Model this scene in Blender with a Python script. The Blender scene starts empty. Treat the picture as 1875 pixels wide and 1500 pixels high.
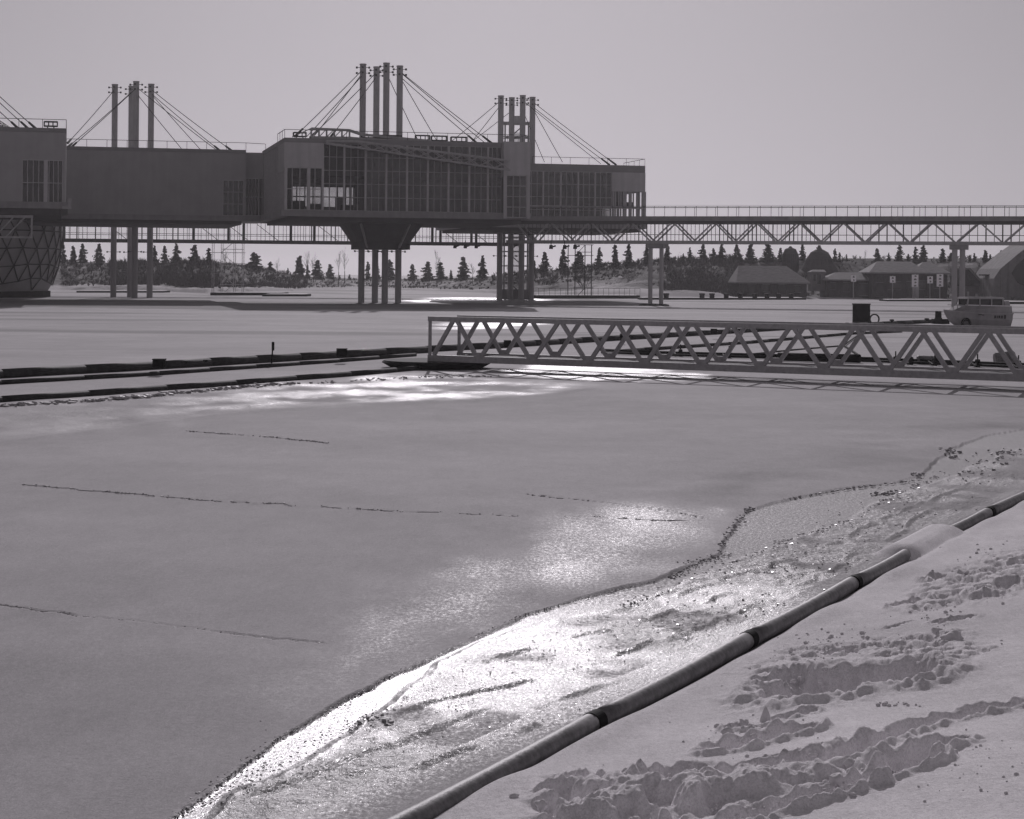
import bpy, math, random
import numpy as np
from mathutils import Vector, Matrix, noise as mnoise
random.seed(7)
R = math.radians
# ------------------------------------------------------------------ camera
FPX, CX, CY, CAMZ, ROLL = 3600.0, 937.5, 503.0, 4.0, 0.008
scene = bpy.context.scene
cam = bpy.data.cameras.new('camera'); camo = bpy.data.objects.new('camera', cam)
scene.collection.objects.link(camo); scene.camera = camo
cam.sensor_width = 36; cam.lens = FPX / 1875 * 36
cam.shift_y = -(750 - CY) / 1875
camo.location = (0, 0, CAMZ); camo.rotation_euler = (R(90), -ROLL, 0)
cam.clip_start = .1; cam.clip_end = 60000
# ------------------------------------------------------------------ light
HAZE = .00018
SUN_EL, SUN_AZ = 26.0, -0.9           # azimuth from +Y towards +X
TINT = (1.012, .985, 1.012); LTINT = (1.03, .962, 1.04)
w = bpy.data.worlds.new('World'); scene.world = w; w.use_nodes = True
nt = w.node_tree; bg = nt.nodes['Background']
sky = nt.nodes.new('ShaderNodeTexSky'); sky.sky_type = 'NISHITA'; sky.sun_disc = False
sky.sun_elevation = R(SUN_EL); sky.sun_rotation = R(SUN_AZ)
sky.air_density = 1.0; sky.dust_density = 1.2; sky.ozone_density = 1.0
hs = nt.nodes.new('ShaderNodeRGBToBW')
mx = nt.nodes.new('ShaderNodeMix'); mx.data_type = 'RGBA'; mx.inputs[0].default_value = .62
mx.inputs[7].default_value = (3.9, 3.9, 3.9, 1)      # even overcast-white haze of the day
tn = nt.nodes.new('ShaderNodeMix'); tn.data_type = 'RGBA'; tn.blend_type = 'MULTIPLY'; tn.inputs[0].default_value = 1
tn.inputs[7].default_value = (*LTINT, 1)
nt.links.new(sky.outputs[0], hs.inputs[0]); nt.links.new(hs.outputs[0], mx.inputs[6])
nt.links.new(mx.outputs[2], tn.inputs[6]); nt.links.new(tn.outputs[2], bg.inputs[0])
bg.inputs[1].default_value = .112
sl = bpy.data.lights.new('sun', 'SUN'); sl.energy = 4.2; sl.angle = R(.5); sl.color = (1.0, .945, .995)
so = bpy.data.objects.new('sun', sl); scene.collection.objects.link(so)
sd = Vector((math.sin(R(SUN_AZ)) * math.cos(R(SUN_EL)), math.cos(R(SUN_AZ)) * math.cos(R(SUN_EL)), math.sin(R(SUN_EL))))
so.rotation_euler = sd.to_track_quat('Z', 'Y').to_euler()
scene.view_settings.view_transform = 'Standard'; scene.view_settings.look = 'None'
scene.view_settings.gamma = 1; scene.view_settings.use_curve_mapping = False
scene.view_settings.exposure = -1.31
# ------------------------------------------------------------------ mapping helpers
cr, sr = math.cos(ROLL), math.sin(ROLL)
def ray(px, py):
    xi = (px - CX) / FPX; yi = (CY - py) / FPX
    return xi * cr - yi * sr, xi * sr + yi * cr
def P(px, py, D):
    a, b = ray(px, py); return Vector((a * D, D, CAMZ + b * D))
def G(px, py, z=0.0):
    a, b = ray(px, py); D = (z - CAMZ) / b; return Vector((a * D, D, z))
def zat(py, px, D): return P(px, py, D).z
# ------------------------------------------------------------------ materials
MATS = {}
def grey(v): return (v * TINT[0], v * TINT[1], v * TINT[2], 1)
def mat(name, v, rough=.7, var=.25, scale=3.0, spec=.3, metal=0.0, bump=0.0, stretch=(1, 1, 1), streak=0.0):
    if name in MATS: return MATS[name]
    m = bpy.data.materials.new(name); m.use_nodes = True; t = m.node_tree
    b = t.nodes['Principled BSDF']
    tc = t.nodes.new('ShaderNodeTexCoord'); mp = t.nodes.new('ShaderNodeMapping'); mp.inputs['Scale'].default_value = stretch
    n = t.nodes.new('ShaderNodeTexNoise'); n.inputs['Scale'].default_value = scale; n.inputs['Detail'].default_value = 6
    n.inputs['Roughness'].default_value = .65
    r = t.nodes.new('ShaderNodeValToRGB'); r.color_ramp.elements[0].position = .3; r.color_ramp.elements[1].position = .7
    r.color_ramp.elements[0].color = grey(v * (1 - var)); r.color_ramp.elements[1].color = grey(v * (1 + var))
    t.links.new(tc.outputs['Object'], mp.inputs[0]); t.links.new(mp.outputs[0], n.inputs['Vector'])
    t.links.new(n.outputs[0], r.inputs[0])
    src = r.outputs[0]
    if streak:
        mp2 = t.nodes.new('ShaderNodeMapping'); mp2.inputs['Scale'].default_value = (1, 1, .06)
        n2 = t.nodes.new('ShaderNodeTexNoise'); n2.inputs['Scale'].default_value = 1.6; n2.inputs['Detail'].default_value = 5
        t.links.new(tc.outputs['Object'], mp2.inputs[0]); t.links.new(mp2.outputs[0], n2.inputs['Vector'])
        r2 = t.nodes.new('ShaderNodeValToRGB'); r2.color_ramp.elements[0].position = .35; r2.color_ramp.elements[1].position = .65
        r2.color_ramp.elements[0].color = (1 - streak,) * 3 + (1,); r2.color_ramp.elements[1].color = (1, 1, 1, 1)
        mm = t.nodes.new('ShaderNodeMix'); mm.data_type = 'RGBA'; mm.blend_type = 'MULTIPLY'; mm.inputs[0].default_value = 1
        t.links.new(n2.outputs[0], r2.inputs[0]); t.links.new(src, mm.inputs[6]); t.links.new(r2.outputs[0], mm.inputs[7]); src = mm.outputs[2]
    t.links.new(src, b.inputs['Base Color'])
    b.inputs['Roughness'].default_value = rough; b.inputs['Metallic'].default_value = metal
    b.inputs['Specular IOR Level'].default_value = spec
    if bump:
        bp = t.nodes.new('ShaderNodeBump'); bp.inputs['Strength'].default_value = bump; bp.inputs['Distance'].default_value = .05
        t.links.new(n.outputs[0], bp.inputs['Height']); t.links.new(bp.outputs[0], b.inputs['Normal'])
    MATS[name] = m; return m
def glass(name, v, clear):
    m = bpy.data.materials.new(name); m.use_nodes = True; t = m.node_tree
    b = t.nodes['Principled BSDF']; b.inputs['Base Color'].default_value = grey(v); b.inputs['Roughness'].default_value = .08
    b.inputs['Specular IOR Level'].default_value = .5
    tr = t.nodes.new('ShaderNodeBsdfTransparent'); tr.inputs[0].default_value = (.86, .86, .86, 1)
    n = t.nodes.new('ShaderNodeTexNoise'); n.inputs['Scale'].default_value = .35; n.inputs['Detail'].default_value = 4
    tc = t.nodes.new('ShaderNodeTexCoord'); t.links.new(tc.outputs['Object'], n.inputs['Vector'])
    mr = t.nodes.new('ShaderNodeMapRange'); mr.inputs[1].default_value = .3; mr.inputs[2].default_value = .7
    mr.inputs[3].default_value = clear - .1; mr.inputs[4].default_value = clear + .1
    s = t.nodes.new('ShaderNodeMixShader'); t.links.new(n.outputs[0], mr.inputs[0]); t.links.new(mr.outputs[0], s.inputs[0])
    t.links.new(b.outputs[0], s.inputs[1]); t.links.new(tr.outputs[0], s.inputs[2])
    t.links.new(s.outputs[0], t.nodes['Material Output'].inputs[0]); return m
M = dict(
    wall=mat('painted_metal_cladding', .33, .7, .09, .35, .25, streak=.07),
    wall_light=mat('pale_cladding', .46, .65, .07, .6, .25, streak=.15),
    roof=mat('roof_sheet', .22, .8, .15, .5),
    slab=mat('concrete_slab', .27, .85, .15, .8, .2, streak=.15),
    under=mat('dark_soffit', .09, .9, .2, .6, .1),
    steel=mat('grey_painted_steel', .36, .55, .15, 2.0, .4, streak=.12),
    steel_dark=mat('dark_steel', .055, .6, .25, 2.0, .35),
    mullion=mat('mullion_paint', .46, .6, .1, 2.0, .3),
    mast=mat('mast_paint', .38, .5, .1, .8, .4, streak=.1),
    cable=mat('steel_cable', .05, .9, .1, 3, .05),
    black=mat('black_rubber', .010, .8, .3, 4.0, .12),
    boom=mat('weathered_boom', .04, .7, .45, 3.0, .2, bump=.3),
    tar=mat('tarred_timber', .018, .8, .4, 2.0, .12, bump=.3),
    pipe=mat('worn_steel_pipe', .17, .55, .5, 9.0, .4, bump=.25),
    truss=mat('galvanised_truss', .36, .55, .2, 6.0, .35, bump=.1),
    plank=mat('deck_planks', .16, .8, .3, 5.0, .2),
    needle=mat('conifer_needles', .035, .85, .5, 2.0, .1),
    needle2=mat('dusty_conifer_needles', .05, .85, .5, 2.0, .1),
    bark=mat('bark', .09, .9, .4, 5.0, .1),
    twig=mat('bare_twigs', .11, .9, .3, 5.0, .1),
    shingle=mat('roof_shingles', .25, .85, .25, 1.2, .15, stretch=(1, 1, 8)),
    shingle_dark=mat('dark_roof_shingles', .085, .85, .25, 1.2, .15, stretch=(1, 1, 8)),
    plaster=mat('plaster', .20, .85, .2, 1.0, .15),
    darkwood=mat('dark_timber_wall', .07, .85, .5, 1.5, .15, stretch=(4, 4, 1)),
    sign=mat('white_sign_board', .9, .5, .04, 3.0),
    hull=mat('boat_hull_paint', .42, .85, .15, 1.2, .1, streak=.2),
    canvas=mat('canvas', .26, .85, .15, 1.0, .1, streak=.2),
    window_dark=mat('dark_window', .02, .15, .3, 1.0, .5),
    dome=mat('dome_panel', .42, .5, .15, .4, .4),
    snowlump=mat('packed_snow', .70, .75, .08, 8.0, .25, bump=.5),
    brokenice=mat('broken_ice', .42, .6, .2, 8.0, .25),
    glint=mat('added_glint_ice', .60, .22, .2, 8.0, .7),
    mark=mat('dark_marking', .05, .7, .1, 3.0),
)
M['glass'] = glass('tinted_glass', .12, .48)
M['glass_clear'] = glass('clear_glass', .05, .86)
# ------------------------------------------------------------------ mesh builder
COL = scene.collection
class MB:
    def __init__(s): s.v = []; s.f = []
    def add(s, vs, fs):
        o = len(s.v); s.v += [tuple(v) for v in vs]; s.f += [tuple(i + o for i in f) for f in fs]; return s
    def hexa(s, c):      # 8 corners: bottom 4 ccw, top 4
        return s.add(c, [(3, 2, 1, 0), (4, 5, 6, 7), (0, 1, 5, 4), (1, 2, 6, 5), (2, 3, 7, 6), (3, 0, 4, 7)])
    def box(s, x0, x1, y0, y1, z0, z1):
        return s.hexa([(x0, y0, z0), (x1, y0, z0), (x1, y1, z0), (x0, y1, z0), (x0, y0, z1), (x1, y0, z1), (x1, y1, z1), (x0, y1, z1)])
    def bar(s, a, b, wd, ht=None, up=(0, 0, 1)):
        a = Vector(a); b = Vector(b); ht = ht or wd; d = (b - a)
        if d.length < 1e-6: return s
        d.normalize(); u = Vector(up)
        if abs(d.dot(u)) > .98: u = Vector((0, 1, 0))
        sx = d.cross(u).normalized(); uy = sx.cross(d).normalized()
        sx *= wd / 2; uy *= ht / 2
        return s.hexa([a - sx - uy, a + sx - uy, b + sx - uy, b - sx - uy, a - sx + uy, a + sx + uy, b + sx + uy, b - sx + uy])
    def tube(s, a, b, r0, r1=None, n=8, cap=True):
        a = Vector(a); b = Vector(b); r1 = r0 if r1 is None else r1; d = (b - a).normalized()
        u = Vector((0, 0, 1)) if abs(d.z) < .95 else Vector((0, 1, 0))
        x = d.cross(u).normalized(); y = x.cross(d).normalized()
        vs = []
        for c, r in ((a, r0), (b, r1)):
            for i in range(n):
                t = 2 * math.pi * i / n; vs.append(c + x * math.cos(t) * r + y * math.sin(t) * r)
        fs = [(i, (i + 1) % n, n + (i + 1) % n, n + i) for i in range(n)]
        if cap: fs += [tuple(range(n))[::-1], tuple(range(n, 2 * n))]
        return s.add(vs, fs)
    def path(s, pts, r, n=8):
        for a, b in zip(pts[:-1], pts[1:]): s.tube(a, b, r, n=n)
        return s
    def lathe(s, prof, c=(0, 0, 0), n=24):
        c = Vector(c); vs = []; k = len(prof)
        for r, z in prof:
            for i in range(n):
                t = 2 * math.pi * i / n; vs.append(c + Vector((math.cos(t) * r, math.sin(t) * r, z)))
        fs = [(j * n + i, j * n + (i + 1) % n, (j + 1) * n + (i + 1) % n, (j + 1) * n + i) for j in range(k - 1) for i in range(n)]
        fs += [tuple(range(n))[::-1], tuple((k - 1) * n + i for i in range(n))]
        return s.add(vs, fs)
    def prism(s, pts, d):   # polygon (world pts) extruded by vector d
        n = len(pts); d = Vector(d); pts = [Vector(p) for p in pts]
        return s.add(pts + [p + d for p in pts], [tuple(range(n))[::-1], tuple(range(n, 2 * n))] + [(i, (i + 1) % n, n + (i + 1) % n, n + i) for i in range(n)])
    def build(s, name, material, parent=None, smooth=False, label=None, stuff=False):
        me = bpy.data.meshes.new(name); off = wloc(parent) if parent else Vector((0, 0, 0))
        me.from_pydata([(x - off.x, y - off.y, z - off.z) for x, y, z in s.v], [], s.f); me.update()
        if smooth: me.polygons.foreach_set('use_smooth', [True] * len(me.polygons))
        me.materials.append(material)
        o = bpy.data.objects.new(name, me); COL.objects.link(o)
        if parent: o.parent = parent
        if label: o['label'] = label
        if stuff: o['kind'] = 'stuff'
        return o
def wloc(o):
    l = Vector((0, 0, 0))
    while o: l += Vector(o.location); o = o.parent
    return l
def tag(o, label=None, cat=None, group=None, kind=None):
    if label: o['label'] = label
    if cat: o['category'] = cat
    if group: o['group'] = group
    if kind: o['kind'] = kind
    return o
def empty(name, loc, label, cat, group=None):
    o = bpy.data.objects.new(name, None); COL.objects.link(o); o.location = loc; o.empty_display_size = .5
    return tag(o, label, cat, group)
def copy_tree(o, parent=None):
    c = o.copy(); COL.objects.link(c); c.parent = parent
    for ch in [x for x in bpy.data.objects if x.parent == o]: copy_tree(ch, c)
    return c
def solo(mb, name, material, label, cat, group=None, smooth=False):
    """one-mesh thing with its origin at its base centre"""
    xs = [v[0] for v in mb.v]; ys = [v[1] for v in mb.v]; zs = [v[2] for v in mb.v]
    c = Vector(((min(xs) + max(xs)) / 2, (min(ys) + max(ys)) / 2, min(zs)))
    mb.v = [(x - c.x, y - c.y, z - c.z) for x, y, z in mb.v]
    o = mb.build(name, material, None, smooth); o.location = c
    return tag(o, label, cat, group)
# ------------------------------------------------------------------ numpy noise
def _h(ix, iy, seed):
    n = (ix.astype(np.int64) * 374761393 + iy.astype(np.int64) * 668265263 + seed * 974634777) & 0xffffffff
    n = ((n ^ (n >> 13)) * 1274126177) & 0xffffffff
    n = n ^ (n >> 16)
    return (n & 0xffff) / 65535.0
def vn(x, y, seed=0):
    ix = np.floor(x); iy = np.floor(y); fx = x - ix; fy = y - iy
    fx = fx * fx * (3 - 2 * fx); fy = fy * fy * (3 - 2 * fy)
    a = _h(ix, iy, seed); b = _h(ix + 1, iy, seed); c = _h(ix, iy + 1, seed); d = _h(ix + 1, iy + 1, seed)
    return (a * (1 - fx) + b * fx) * (1 - fy) + (c * (1 - fx) + d * fx) * fy
def fbm(x, y, oct=4, seed=0, ridged=False):
    r = 0; a = .5; t = 0
    for o in range(oct):
        ca, sa = math.cos(.7 * o), math.sin(.7 * o)
        v = vn((x * ca - y * sa) * 2 ** o + 17.3 * o, (x * sa + y * ca) * 2 ** o - 9.1 * o, seed + o)
        if ridged: v = 1 - abs(2 * v - 1)
        r = r + a * v; t += a; a *= .5
    return r / t
def sst(a, b, x):
    t = np.clip((x - a) / (b - a), 0, 1); return t * t * (3 - 2 * t)
def pdist(X, Y, pts):
    """distance to a polyline, sign (+ to the right of its direction)"""
    best = np.full(X.shape, 1e9); sg = np.ones(X.shape)
    for (ax, ay), (bx, by) in zip(pts[:-1], pts[1:]):
        dx, dy = bx - ax, by - ay; L = dx * dx + dy * dy + 1e-12
        t = np.clip(((X - ax) * dx + (Y - ay) * dy) / L, 0, 1)
        d = np.hypot(X - ax - t * dx, Y - ay - t * dy)
        s = np.where((X - ax) * dy - (Y - ay) * dx >= 0, 1.0, -1.0)
        m = d < best - 1e-9; best = np.where(m, d, best); sg = np.where(m, s, sg)
    return best, sg
def psdf(X, Y, pts):
    """>0 inside a polygon, value = distance to its edge"""
    p = pts + [pts[0]]; d, _ = pdist(X, Y, p); ins = np.zeros(X.shape, bool)
    for (ax, ay), (bx, by) in zip(p[:-1], p[1:]):
        c = ((ay > Y) != (by > Y)); xx = (bx - ax) * (Y - ay) / ((by - ay) if abs(by - ay) > 1e-9 else 1e-9) + ax
        ins ^= c & (X < xx)
    return np.where(ins, d, -d)
def gp(l, z=0.0): return [tuple(G(px, py, z)[:2]) for px, py in l]
def densify(pts, n=6, jit=0.0, seed=1):
    rnd = random.Random(seed); out = []
    for a, b in zip(pts[:-1], pts[1:]):
        L = math.dist(a, b)
        for i in range(n):
            t = i / n; j = jit * L / n
            out.append((a[0] + (b[0] - a[0]) * t + (rnd.uniform(-j, j) if i else 0), a[1] + (b[1] - a[1]) * t + (rnd.uniform(-j, j) if i else 0)))
    return out + [pts[-1]]
def grid_mesh(name, X, Y, Z, material, attrs=None, smooth=True):
    r, c = X.shape; me = bpy.data.meshes.new(name); n = r * c
    me.vertices.add(n); me.vertices.foreach_set('co', np.stack([X, Y, Z], -1).astype(np.float32).ravel())
    i = np.arange((r - 1) * c).reshape(r - 1, c)[:, :-1].ravel()
    q = np.stack([i, i + 1, i + 1 + c, i + c], -1).astype(np.int32)
    nf = len(q); me.loops.add(nf * 4); me.loops.foreach_set('vertex_index', q.ravel())
    me.polygons.add(nf); me.polygons.foreach_set('loop_start', np.arange(nf, dtype=np.int32) * 4)
    try: me.polygons.foreach_set('loop_total', np.full(nf, 4, dtype=np.int32))
    except Exception: pass
    me.polygons.foreach_set('use_smooth', np.full(nf, smooth))
    me.update(calc_edges=True); me.validate()
    for k, v in (attrs or {}).items():
        a = me.attributes.new(k, 'FLOAT', 'POINT'); a.data.foreach_set('value', v.astype(np.float32).ravel())
    me.materials.append(material)
    o = bpy.data.objects.new(name, me); COL.objects.link(o); o['kind'] = 'structure'
    return o
#==SETTING
# ------------------------------------------------------------------ ice + bank materials
def ground_mat(name, dry, wetc, dark, rough_dry, rough_wet, bump_d):
    m = bpy.data.materials.new(name); m.use_nodes = True; t = m.node_tree; N = t.nodes.new; Lk = t.links.new
    b = t.nodes['Principled BSDF']
    geo = N('ShaderNodeNewGeometry')
    def noise(scale, det=5, sc=(1, 1, 1), rg=.6):
        mp = N('ShaderNodeMapping'); mp.inputs['Scale'].default_value = sc; Lk(geo.outputs['Position'], mp.inputs[0])
        n = N('ShaderNodeTexNoise'); n.inputs['Scale'].default_value = scale; n.inputs['Detail'].default_value = det
        n.inputs['Roughness'].default_value = rg; Lk(mp.outputs[0], n.inputs['Vector']); return n.outputs[0]
    def att(k):
        a = N('ShaderNodeAttribute'); a.attribute_name = k; return a.outputs['Fac']
    def mr(x, a0, a1, b0, b1):
        n = N('ShaderNodeMapRange'); Lk(x, n.inputs[0])
        for i, v in zip((1, 2, 3, 4), (a0, a1, b0, b1)): n.inputs[i].default_value = v
        return n.outputs[0]
    def mth(op, a, c):
        n = N('ShaderNodeMath'); n.operation = op
        for i, v in enumerate((a, c)):
            if isinstance(v, (int, float)): n.inputs[i].default_value = v
            else: Lk(v, n.inputs[i])
        return n.outputs[0]
    big = noise(.09, 5); mid = noise(.9, 6, (1, .6, 1)); fine = noise(14, 6, rg=.75); grain = noise(60, 3, rg=.8)
    shade = mth('MULTIPLY', mr(big, .35, .65, .9, 1.1), mr(mid, .3, .7, .93, 1.07))
    shade = mth('MULTIPLY', shade, mr(grain, .3, .7, .80, 1.20)); shade = mth('MULTIPLY', shade, mr(noise(22, 3, (1, .45, 1), .8), .3, .7, .90, 1.10)); shade = mth('MULTIPLY', shade, mr(noise(5, 4, (1, .3, 1), .8), .3, .7, .94, 1.06))
    wet0 = att('wet'); spk = mth('SUBTRACT', noise(24, 4, (1, .5, 1), .85), .5)
    wet = mth('MULTIPLY', mth('MULTIPLY', wet0, mth('SUBTRACT', 1.08, wet0)), 9.0); wet = mth('ADD', wet0, mth('MULTIPLY', wet, spk)); wet = mth('MAXIMUM', mth('MINIMUM', wet, 1.0), 0.0)
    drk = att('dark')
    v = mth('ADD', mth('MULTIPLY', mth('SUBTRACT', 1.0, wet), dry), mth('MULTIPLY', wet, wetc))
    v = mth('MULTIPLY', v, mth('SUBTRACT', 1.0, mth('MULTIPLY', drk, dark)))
    v = mth('MULTIPLY', v, shade)
    cc = N('ShaderNodeCombineColor')
    for i, k in enumerate(TINT): Lk(mth('MULTIPLY', v, k), cc.inputs[i])
    Lk(cc.outputs[0], b.inputs['Base Color'])
    r = mth('ADD', mth('MULTIPLY', mth('MINIMUM', mth('MULTIPLY', wet, 1.7), 1.0), rough_wet - rough_dry), rough_dry)
    r = mth('ADD', r, mth('MULTIPLY', mr(noise(34, 3, (1, .6, 1), .8), .35, .65, -.20, .24), mth('MINIMUM', mth('MULTIPLY', wet, 1.5), 1.0))); Lk(r, b.inputs['Roughness'])
    Lk(mth('ADD', mth('MULTIPLY', mth('MINIMUM', mth('MULTIPLY', wet, 1.5), 1.0), .7), .05), b.inputs['Specular IOR Level'])
    bp = N('ShaderNodeBump'); bp.inputs['Strength'].default_value = 1.0; bp.inputs['Distance'].default_value = bump_d
    h = mth('ADD', mth('MULTIPLY', fine, 1.0), mth('MULTIPLY', grain, .45)); Lk(mth('MULTIPLY', h, mth('SUBTRACT', 1.0, mth('MULTIPLY', wet, .7))), bp.inputs['Height'])
    chop = mth('ADD', noise(7, 3, rg=.6), mth('MULTIPLY', noise(27, 4, (1, .7, 1), .7), .9)); b2 = N('ShaderNodeBump'); b2.inputs['Strength'].default_value = 1.0; b2.inputs['Distance'].default_value = .027
    Lk(mth('MULTIPLY', chop, att('chop')), b2.inputs['Height']); Lk(bp.outputs[0], b2.inputs['Normal'])
    Lk(b2.outputs[0], b.inputs['Normal']); return m
M['ice'] = ground_mat('harbour_ice', .50, .14, .55, .80, .36, .010)
M['snow'] = ground_mat('bank_snow', .90, .5, .4, .8, .45, .022)
# ------------------------------------------------------------------ polylines on the ice (pixels of the photograph turned into ground points)
PIPE = [(560, 1600), (730, 1498), (1088, 1322), (1370, 1172), (1562, 1068), (1640, 1028), (1735, 975), (1812, 938), (1875, 905), (2100, 800), (2600, 690), (3600, 610)]
CRACK = [(150, 1640), (318, 1500), (400, 1440), (500, 1362), (600, 1302), (720, 1238), (850, 1182), (960, 1128), (1060, 1098), (1200, 1066), (1250, 1042), (1318, 1014), (1330, 985), (1350, 955), (1368, 936), (1450, 915), (1540, 897), (1640, 884), (1690, 868), (1712, 845), (1738, 824), (1800, 800), (1900, 780), (2300, 740)]
PIPEW = gp(PIPE); CRACKW = densify(gp(CRACK), 5, .10, 3)
ROUGHW = densify(gp([(250, 1640), (430, 1458), (560, 1400), (650, 1345), (750, 1262), (880, 1178), (1000, 1140), (1130, 1112), (1230, 1078), (1340, 1030), (1450, 990), (1560, 955), (1650, 905), (1760, 870), (1875, 822), (2300, 760)]), 4, .12, 5)
FINE = [gp(l) for l in ([(-60, 1098), (20, 1112), (140, 1130), (260, 1142), (380, 1157), (470, 1170), (590, 1182)],
    [(40, 888), (180, 900), (300, 910), (400, 919), (470, 922)], [(470, 922), (700, 936), (900, 944), (1270, 954)],
    [(340, 790), (480, 800), (600, 812)], [(960, 905), (1100, 922), (1290, 950)], [(1600, 908), (1640, 904)],
    [(1370, 1050), (1430, 1052)], [(1290, 1000), (1330, 1002)])]
FINE = [densify(l, 6, .25, i) for i, l in enumerate(FINE)]
LEAD = gp([(-200, 760), (0, 742), (160, 728), (430, 706), (640, 690), (790, 682), (900, 690), (1060, 702), (1090, 712), (1000, 724), (860, 736), (640, 742), (420, 760), (160, 792), (0, 812), (-200, 840)])
LEADEDGE = densify(gp([(-200, 838), (0, 810), (160, 792), (420, 758), (640, 741), (860, 735), (1000, 723), (1090, 712)]), 4, .08, 8)
RIDGE2 = densify(gp([(340, 760), (470, 742), (560, 733), (660, 715), (700, 712)]), 5, .3, 9)
GLOW = gp([(520, 1240), (640, 1130), (800, 1050), (920, 1012), (1040, 930), (1180, 915), (1330, 935), (1350, 950), (1320, 1008), (1200, 1060), (1060, 1092), (850, 1172), (720, 1228), (560, 1320)])
WET4 = gp([(870, 684), (960, 664), (1120, 668), (1330, 690), (1240, 700), (1060, 696)])
FARWET = [gp(l) for l in ([(780, 600), (880, 583), (1060, 585), (1090, 592), (960, 602), (840, 606)], [(700, 552), (780, 545), (1020, 546), (1060, 555), (900, 556)])]
SOAK = gp([(1130, 870), (1420, 835), (1600, 800), (1700, 768), (1900, 758), (2300, 745), (2300, 790), (1800, 800), (1700, 830), (1560, 880), (1400, 915), (1250, 930)])
PODSH = gp([(-600, 556), (0, 546), (300, 550), (640, 553), (1000, 549), (1180, 551), (1240, 560), (1000, 565), (700, 568), (400, 569), (100, 563), (-600, 575)])  # dark water and pod shadow, painted as one dark band into the ice
#------ grid
def fan(pys, pxs):
    D = np.array([(4 * FPX) / (p - CY) if p > CY + .5 else 30000 for p in pys]); xs = (np.array(pxs) - CX) / FPX
    return xs[None, :] * D[:, None], np.repeat(D[:, None], len(xs), 1)
pys = [2600, 2300, 2000, 1850, 1760] + list(np.arange(1700, 720, -1.7)) + list(np.arange(720, 540, -1.4)) + list(np.arange(540, 512, -2.5)) + [511, 509, 507, 506]
pxs = [-5000, -3000, -2000, -1300, -800, -500, -320, -200] + list(np.arange(-120, 2000, 2.0)) + [2080, 2200, 2400, 2700, 3100, 3700, 4700, 6500]
X, Y = fan(pys, pxs)
dc, sc_ = pdist(X, Y, CRACKW); dc = dc * sc_
dr, s2 = pdist(X, Y, ROUGHW); dr = dr * s2
dp, s3 = pdist(X, Y, PIPEW); dp = dp * s3
near = 1 - sst(60, 110, Y)
Z = (fbm(X * .35, Y * .35, 3, 1) - .5) * .03 * near
lip = .032 * (1 - sst(-.015, .03, dc)) * (1 - sst(1.5, 7, -dc)) * (.35 + .95 * vn(X * .8, Y * .8, 5))
Z += lip + (np.abs(dc) < .05) * (1 - np.abs(dc) / .05) * .03 * fbm(X * 9, Y * 9, 3, 11)
strip = sst(-.02, .05, dc) * (1 - sst(-.25, 0, dp))
rough = sst(-.05, .12, dr) * strip * (1 - sst(-.9, -.1, dp) * .7)
nearpipe = sst(-1.0, -.25, dp) * (1 - sst(15, 24, Y))
rough = rough * (1 - .9 * nearpipe)
rp = fbm(X * .45, Y * .45, 3, 21); patch = sst(.38, .6, rp)
Z += rough * ((fbm(X * 4.2, Y * 3.4, 2, 31, True) - .55) * .034 * (.35 + .9 * patch) + (fbm(X * 1.3, Y * 1.3, 2, 33, True) - .5) * .04)
Z += strip * (1 - rough) * (fbm(X * 7, Y * 7, 3, 35) - .5) * .005
Z += (np.abs(dr) < .09) * strip * (1 - np.abs(dr) / .09) * .035 * fbm(X * 8, Y * 8, 3, 12)
ledge = sst(.60, .63, fbm(X * .8, Y * .8, 4, 41)) * rough * .011; Z += ledge
for k, l in enumerate(([(470, 1462), (640, 1395), (760, 1352), (900, 1300)], [(640, 1342), (780, 1290), (900, 1262), (1010, 1240), (1180, 1182), (1260, 1170)], [(1130, 1200), (1300, 1145), (1460, 1075), (1580, 1010), (1720, 930)],
        [(880, 1215), (1040, 1172), (1200, 1130), (1330, 1090)], [(1240, 1090), (1400, 1040), (1540, 990), (1680, 925), (1800, 875)], [(980, 1300), (1120, 1252), (1250, 1205)], [(700, 1430), (860, 1372), (980, 1330)])):
    d, _ = pdist(X, Y, densify(gp(l), 7, .16, 40 + k)); q = .06 + .03 * vn(X * 2, Y * 2, 55 + k)
    Z += np.where(d < q, (1 - d / q) * .040, 0) * sst(.25, .6, vn(X * 1.6, Y * 1.6, 65 + k)) * strip
for l in FINE:
    d, _ = pdist(X, Y, l); br = .35 + .65 * sst(.35, .6, vn(X * 1.1, Y * 1.1, 51))
    wv = .03 + .0003 * Y; Z += np.where(d < wv, -(1 - d / wv) * .035, 0) * br + np.where((d > wv) & (d < wv * 2), .012, 0) * br * vn(X * 6, Y * 6, 52)
dl = psdf(X + (fbm(X * .6, Y * .2, 3, 61) - .5) * 2.4, Y + (fbm(X * .45, Y * .3, 4, 62) - .5) * 7, LEAD); lead = sst(-.6, 2.2, dl)
de, _ = pdist(X, Y, LEADEDGE); Z += np.where(de < .35, (1 - de / .35) * .05, 0) * (.4 + vn(X * .7, Y * .7, 63))
d2, _ = pdist(X, Y, RIDGE2); Z += np.where(d2 < .3, (1 - d2 / .3) * .09, 0) * vn(X * 2, Y * 2, 64)
Z += lead * (fbm(X * 1.2, Y * .8, 2, 65, True) - .55) * .04
def soft(poly, f, wob, sd):
    return sst(0, f, psdf(X + (fbm(X / f, Y / f, 3, sd) - .5) * wob, Y + (fbm(X / f, Y / f, 3, sd + 1) - .5) * wob * 1.8, poly) + (fbm(X / f * 2, Y / f * 2, 3, sd + 2) - .5) * f)
wet = strip * (.25 + .75 * sst(.38, .52, fbm(X * .9, Y * .7, 4, 71))) * (1 - .85 * nearpipe)
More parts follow.
